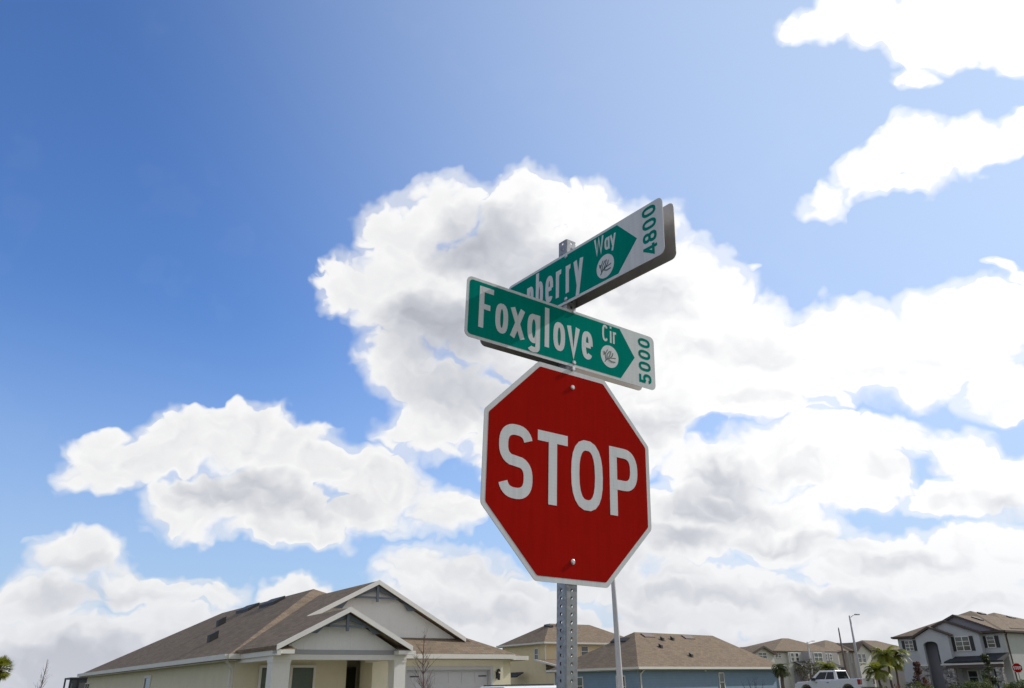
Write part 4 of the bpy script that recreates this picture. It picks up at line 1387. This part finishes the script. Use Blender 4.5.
def suv(loc, rz, label):
    t = thing('parked_car', loc, rz, label, 'car')
    prof = [(-2.25, .38), (-2.28, .75), (-2.22, 1.02), (-.9, 1.06), (.75, 1.03), (1.6, .96), (2.15, .82), (2.25, .60), (2.22, .34), (1.85, .28)]
    prof += [(1.78, .45), (1.60, .62), (1.38, .68), (1.16, .62), (.98, .45), (.92, .28), (-.92, .28), (-.98, .45), (-1.16, .62), (-1.38, .68), (-1.60, .62), (-1.78, .45), (-1.85, .28)]
    body_slab(prof, 1.80).build('body', m_car, t, bevel=.05)
    c_, v = cabin((-2.12, 1.02), (-1.72, .28), 1.03, 1.62, 1.68, 1.26)
    c_.build('cabin', m_car, t, bevel=.05)
    for idx in ((0, 1, 5, 4), (3, 2, 6, 7)):
        pane_on(v, idx, .08, .46, .18, .84).build('side_window', m_carglass, t)
        pane_on(v, idx, .49, .86, .18, .84).build('side_window', m_carglass, t)
    pane_on(v, (1, 2, 6, 5), .06, .94, .08, .92).build('windscreen', m_carglass, t)
    pane_on(v, (3, 0, 4, 7), .08, .92, .15, .90).build('rear_window', m_carglass, t)
    for x, y, s_ in ((1.38, .82, 1), (1.38, -.82, -1), (-1.38, .82, 1), (-1.38, -.82, -1)):
        wheel(t, x, y, .34, .22, s_)
    for s_ in (-1, 1):
        MB().box(2.10, 2.24, s_ * .62 - .2, s_ * .62 + .2, .64, .80).build('headlight', m_carglass, t, bevel=.02)
        MB().box(-2.30, -2.18, s_ * .70 - .14, s_ * .70 + .14, .78, 1.0).build('tail_light', m_tail, t, bevel=.02)
        MB().box(.78, .96, s_ * .98 - .11, s_ * .98 + .11, 1.04, 1.18).build('mirror', m_black, t, bevel=.02)
        MB().bar((-1.6, s_ * .56, 1.645), (.1, s_ * .56, 1.645), .035).build('roof_rail', m_black, t)
    return t


suv((0.86 - .25, 25.6 - .18, 0.0), GRID, 'white car showing only its roof and dark windows below the cream garage')


def pickup(loc, rz, label):
    t = thing('parked_pickup', loc, rz, label, 'pickup truck')
    # x forward
    prof = [(-2.85, .62), (-2.9, .80), (-2.88, 1.32), (-.95, 1.30), (-.95, 1.22), (.95, 1.22), (1.2, 1.20), (2.55, 1.14), (2.85, 1.0), (2.92, .62), (2.85, .45)]
    prof += [(2.35, .42), (2.28, .70), (2.08, .90), (1.82, .96), (1.56, .90), (1.36, .70), (1.30, .42),
             (-1.30, .42), (-1.36, .70), (-1.56, .90), (-1.82, .96), (-2.08, .90), (-2.28, .70), (-2.35, .48)]
    body_slab(prof, 1.94).build('body', m_car, t, bevel=.045)
    MB().box(-2.75, -1.05, -.80, .80, 1.285, 1.325).build('bed_cover', m_black, t)
    c_, v = cabin((-.98, 1.55), (-.80, .62), 1.20, 1.93, 1.82, 1.50)
    c_.build('cabin', m_car, t, bevel=.05)
    for idx in ((0, 1, 5, 4), (3, 2, 6, 7)):
        pane_on(v, idx, .10, .42, .14, .84).build('side_window', m_carglass, t)
        pane_on(v, idx, .45, .84, .14, .84).build('side_window', m_carglass, t)
    pane_on(v, (1, 2, 6, 5), .06, .94, .06, .92).build('windscreen', m_carglass, t)
    pane_on(v, (3, 0, 4, 7), .10, .90, .12, .88).build('rear_window', m_carglass, t)
    for x, y, s_ in ((1.82, .86, 1), (1.82, -.86, -1), (-1.82, .86, 1), (-1.82, -.86, -1)):
        wheel(t, x, y, .40, .26, s_)
    MB().box(-2.93, -2.885, -.72, .72, .72, 1.28).build('tailgate', m_car, t, bevel=.015)
    MB().box(-2.955, -2.93, -.16, .16, 1.14, 1.20).build('tailgate_handle', m_black, t)
    MB().box(-3.02, -2.86, -.92, .92, .50, .68).build('rear_bumper', m_black, t, bevel=.03)
    for s_ in (-1, 1):
        MB().slab([(-2.91, s_ * .76, .90), (-2.91, s_ * .985, .90), (-2.91, s_ * .985, 1.26), (-2.91, s_ * .76, 1.26)], (.22, 0, 0)).build('tail_light', m_tail, t)
        MB().box(2.62, 2.86, s_ * .72 - .18, s_ * .72 + .18, .80, 1.0).build('headlight', m_carglass, t, bevel=.02)
        MB().box(.92, 1.12, s_ * 1.08 - .13, s_ * 1.08 + .13, 1.22, 1.42).build('mirror', m_black, t, bevel=.02)
    for x in (-.25, .75):
        MB().box(x, x + .18, .972, .985, 1.05, 1.09).build('door_handle', m_black, t)
    return t


pk_x, pk_y = 26.3 - .589 * 2.95, 64.5 + .808 * 2.95
pickup((pk_x, pk_y, ground_z(pk_x, pk_y) + 0.005), GRID + pi / 2, 'white pickup truck facing left with red tail light, parked before the far houses')


# ------------------------------------------------------------------ planting
def rot_vec(v, ax, a):
    return Matrix.Rotation(a, 3, ax) @ v


def branch(mb, p, d, L, r, lvl, rnd, kink=.18, kids=(4, 3, 3), tips=None, spread=.65):
    n = 5
    pts, rad = [p.copy()], [r]
    q = p.copy()
    dd = d.copy()
    for i in range(n):
        dd = (dd + Vector((rnd.uniform(-1, 1), rnd.uniform(-1, 1), rnd.uniform(-.3, .7))) * kink * .5).normalized()
        q = q + dd * (L / n)
        pts.append(q.copy())
        rad.append(r * (1 - .75 * (i + 1) / n))
    mb.tube(pts, rad, 5 if lvl else 8, cap=False)
    if tips is not None:
        tips.append((pts[-1], dd))
    if lvl >= len(kids):
        return
    for k in range(kids[lvl]):
        f = rnd.uniform(.3, .95)
        i = min(n - 1, int(f * n))
        base = pts[i].lerp(pts[i + 1], f * n - i)
        a = Vector((rnd.uniform(-1, 1), rnd.uniform(-1, 1), rnd.uniform(-.2, .6))).normalized()
        nd = (dd * (1 - spread) + a * spread + Vector((0, 0, .25))).normalized()
        branch(mb, base, nd, L * rnd.uniform(.35, .55), rad[i] * .55, lvl + 1, rnd, kink, kids, tips, spread)


def bare_tree(loc, h, r, seed, label, cat='tree', buds=0, kids=(9, 4, 2), multi=1, m=None, spread=.55):
    rnd = random.Random(seed)
    t = thing('bare_tree', loc, 0, label, cat)
    tr, br = MB(), MB()
    tips = []
    for s_ in range(multi):
        d = Vector((rnd.uniform(-.1, .1), rnd.uniform(-.1, .1), 1)).normalized() if multi == 1 else Vector((rnd.uniform(-.5, .5), rnd.uniform(-.5, .5), 1)).normalized()
        pts = [Vector((0, 0, -.1))]
        for i in range(8):
            pts.append(pts[-1] + (d + Vector((rnd.uniform(-.07, .07), rnd.uniform(-.07, .07), 0))) * (h * (1 if multi == 1 else rnd.uniform(.8, 1))) / 8)
        rad = [r * (1 - .85 * i / 8) + .004 for i in range(9)]
        tr.tube(pts, rad, 8)
        for k in range(kids[0] * 2):
            f = rnd.uniform(.30, .97)
            i = min(7, int(f * 8))
            b = pts[i].lerp(pts[i + 1], f * 8 - i)
            a = rnd.uniform(0, 2 * pi)
            nd = Vector((cos(a) * spread, sin(a) * spread, rnd.uniform(.45, .95))).normalized()
            branch(br, b, nd, h * rnd.uniform(.16, .30) * (1.15 - f * .7), max(.006, rad[i] * .45), 1, rnd, .3, kids, tips)
    tr.build('trunk', m or m_bark, t, smooth=True)
    cr = br.build('crown', m or m_bark, t)
    if buds:
        lf = MB()
        for p, d in tips:
            for _ in range(buds):
                leaf(lf, p + Vector([rnd.uniform(-.12, .12) for _ in range(3)]), rnd, .05, .035)
        lf.build('buds', m_redleaf, cr)
    return t


def leaf(mb, p, rnd, l, w):
    a = Vector([rnd.uniform(-1, 1) for _ in range(3)]).normalized()
    b = a.cross(Vector([rnd.uniform(-1, 1) for _ in range(3)])).normalized()
    mb.add([p - a * l, p + b * w, p + a * l, p - b * w], [(0, 1, 2, 3)])


def shrub(loc, w, h, m, seed, label, n=900, name='shrub', cat='shrub', group=None, shape='round', l=.07):
    rnd = random.Random(seed)
    t = thing(name, loc, rnd.uniform(0, 6), label, cat, group)
    st_ = MB()
    clumps = []
    for k in range(14):
        a, rr = rnd.uniform(0, 2 * pi), rnd.uniform(.1, 1) ** .6
        z = rnd.uniform(.25, .95)
        wid = 1.0 if shape == 'round' else (1.05 - z)
        c = Vector((cos(a) * rr * w * .42 * wid, sin(a) * rr * w * .42 * wid, z * h))
        clumps.append((c, rnd.uniform(.14, .26) * (w if shape == 'round' else w * (1.15 - z * .8))))
        st_.tube([(0, 0, -.05), c * .55 + Vector((0, 0, -.05 * h)), c], [.03, .018, .006], 5, cap=False)
    lf = MB()
    for i in range(n):
        c, r = rnd.choice(clumps)
        d = Vector([rnd.gauss(0, 1) for _ in range(3)]).normalized() * r * rnd.uniform(.35, 1.1)
        p = c + d
        p.z = max(.02, p.z)
        leaf(lf, p, rnd, l * rnd.uniform(.6, 1.3), l * .45)
    st_.build('stem', m_bark, t)
    lf.build('foliage', m, t)
    return t


def palm(loc, h, crown_r, seed, label, n=16, trunk_r=.09, droop=1.0, m=None, fan=False, group=None):
    rnd = random.Random(seed)
    t = thing('palm_tree', loc, rnd.uniform(0, 6), label, 'palm tree', group)
    tm = MB()
    k = 10
    tm.tube([(0.03 * sin(i), 0.02 * cos(i), h * i / k - .05) for i in range(k + 1)], [trunk_r * (1.25 - .4 * i / k + (.08 if i % 2 else 0)) for i in range(k + 1)], 10)
    tm.build('trunk', m_bark, t, smooth=True)
    cr = MB()
    for f in range(n):
        a = 2 * pi * f / n + rnd.uniform(-.25, .25)
        up = rnd.uniform(.1, 1.25)
        L = crown_r * rnd.uniform(.8, 1.1)
        p = Vector((0, 0, h))
        d = Vector((cos(a) * cos(up), sin(a) * cos(up), sin(up)))
        pts = [p]
        segs = 9
        for i in range(segs):
            d = (d + Vector((0, 0, -.13 * droop * (1 + i * .18)))).normalized()
            p = p + d * L / segs
            pts.append(p.copy())
        cr.tube(pts, [.018 * (1 - i / (segs + 1)) + .003 for i in range(segs + 1)], 4, cap=False)
        side = Vector((-sin(a), cos(a), 0))
        for i in range(1, segs + 1):
            for q_ in (0, .33, .66):
                if i == segs and q_ > 0:
                    continue
                b = pts[i].lerp(pts[min(i + 1, segs)], q_)
                tt = (pts[min(i + 1, segs)] - pts[i - 1]).normalized()
                ll = L * (.36 * sin(pi * min(.95, (i + q_ + 1.2) / (segs + 2.2)))) + .03
                for s_ in (-1, 1):
                    e = b + (side * s_ * .85 + tt * .6 + Vector((0, 0, -.28 + rnd.uniform(-.15, .15)))).normalized() * ll
                    wv = tt * .036
                    cr.add([b - wv, b + wv, e], [(0, 1, 2)])
    cr.build('crown', m or m_palm, t)
    return t


def sabal(loc, h, r, seed, label):
    """cabbage palm: round head of fan leaves"""
    rnd = random.Random(seed)
    t = thing('palm_tree', loc, 0, label, 'palm tree')
    MB().tube([(0, 0, h * i / 8) for i in range(9)], [.16, .15, .15, .14, .14, .14, .15, .16, .17], 10).build('trunk', m_bark, t, smooth=True)
    cr = MB()
    for f in range(80):
        d = Vector([rnd.gauss(0, 1) for _ in range(3)])
        d.z = d.z * .7 + .15
        d.normalize()
        c = Vector((0, 0, h)) + d * r * .45
        cr.tube([(0, 0, h), c], .012, 4, cap=False)
        s_ = d.cross(Vector((0, 0, 1))).normalized()
        u_ = s_.cross(d).normalized()
        for k in range(13):
            a = -1.25 + 2.5 * k / 12
            e = c + (d * cos(a) + s_ * sin(a)) * r * .55 + Vector((0, 0, -.12 * r)) * abs(a)
            w_ = (s_ * cos(a) - d * sin(a)) * .03
            mid = c.lerp(e, .5)
            cr.add([c, mid + w_, e, mid - w_], [(0, 1, 2, 3)])
    cr.build('crown', m_palm, t)
    return t


gz = ground_z
bare_tree((-2.72, 24.6, 0), 3.15, .035, 11, 'young bare tree with fine twigs standing before the grey garage door', kids=(17, 4, 3), spread=.62, m=mat('pinkish grey twigs', (0.17, 0.115, 0.10), 0.9))
bare_tree((-33.8, 60, 0), 4.1, .06, 5, 'thin bare upright tree at the far left by the horizon', kids=(8, 3, 2), spread=.35)
bare_tree((14.9, 54.0, 0), 2.2, .03, 9, 'low bare many stemmed shrub against the blue wall', 'shrub', kids=(3, 3, 2), multi=5, m=mat('dark twigs', (0.05, 0.05, 0.055), 0.9))
sabal((-36.75, 60, 0), 3.45, 1.0, 3, 'round headed cabbage palm half visible at the far left edge')
palm((18.5, 60, 0.0), 2.45, .85, 21, 'small palm beside the right end of the blue house', 22, .12, 1.5, m=m_leaf)
palm((27.6, 76, gz(27.6, 76)), 2.2, 1.35, 22, 'low palm rising just behind the pickup cab', 24, .09, 1.2)
palm((28.7, 66.0, gz(28.7, 66)), 2.85, 1.45, 23, 'tall bright green palm, left one of the pair before the arched grey house', 30, .075, 1.1, group=None)
palm((29.5, 66.6, gz(29.5, 66.6)), 2.75, 1.5, 24, 'tall palm with darker fronds, right one of the pair before the arched grey house', 30, .075, 1.2)
palm((27.2, 64.6, gz(27.2, 64.6)), 1.75, 1.3, 25, 'short yellow green palm right behind the pickup tailgate', 26, .08, 1.0)
shrub((27.35, 58.5, .15), 1.9, 2.55, m_redleaf, 31, 'reddish brown upright shrub before the stone entrance of the grey house', 1500, shape='cone', l=.08)
shrub((34.35, 62.5, .45), 1.9, 2.95, m_leafd, 32, 'narrow green conical tree before the porch of the grey house', 2200, name='conical_tree', cat='tree', shape='cone', l=.08)
shrub((33.0, 61.0, .45), .9, 1.15, m_leaf, 38, 'small yellow green bush left of the conical tree', 500, l=.07)
rnd0 = random.Random(5)
k_ = 0
spots = []
for i in range(22):
    px_x = 22.6 + i * .68 + rnd0.uniform(-.15, .15)
    spots.append((px_x, 57.0 + rnd0.uniform(-1.2, 1.2), rnd0.uniform(.75, 1.05)))
first = {}
for i, (x, y, h_) in enumerate(spots):
    if x < 24.2:
        continue
    kind = rnd0.choice([0, 0, 1, 2])
    key = kind
    if key not in first:
        o = shrub((x, y, gz(x, y)), 1.3, 1.05, (m_leaf, m_leafd, m_redleaf)[kind], 50 + kind,
                  ('low leafy green bush in the hedge row along the bottom right edge', 'low dark green bush in the hedge row along the bottom right edge',
                   'low rust tinted bush in the hedge row along the bottom right edge')[kind], 900, group='low bushes along the bottom right edge')
        first[key] = o
    else:
        o = copy_tree(first[key])
        o.location = (x, y, gz(x, y))
        o.rotation_euler.z = rnd0.uniform(0, 6)
    s_ = h_ / .95
    o.scale = (s_, s_, s_)
# a few young trees with thin foliage further back
shrub((24.0, 71.0, .5), 2.4, 2.6, mat('olive brown leaves', (0.085, 0.075, 0.04), 0.7, amt=.3, trans=.2), 41, 'thin olive brown young tree just right of the wooden pole base', 700, name='young_tree', cat='tree', l=.09)
shrub((21.6, 77.0, .5), 1.6, 1.7, m_redleaf, 42, 'dull red brown bush left of the pickup', 700, l=.09)

# driveway slabs
def drive(u0, u1, w0, w1):
    mb = MB()
    p = [grid(u0, w0), grid(u1, w0), grid(u1, w1), grid(u0, w1)]
    mb.add([(q_[0], q_[1], ground_z(*q_) + .03) for q_ in p], [(0, 1, 2, 3)])
    return tag(mb.build('driveway', m_conc), kind='structure')


drive(14.8, 19.4, 14.12, 27.8)
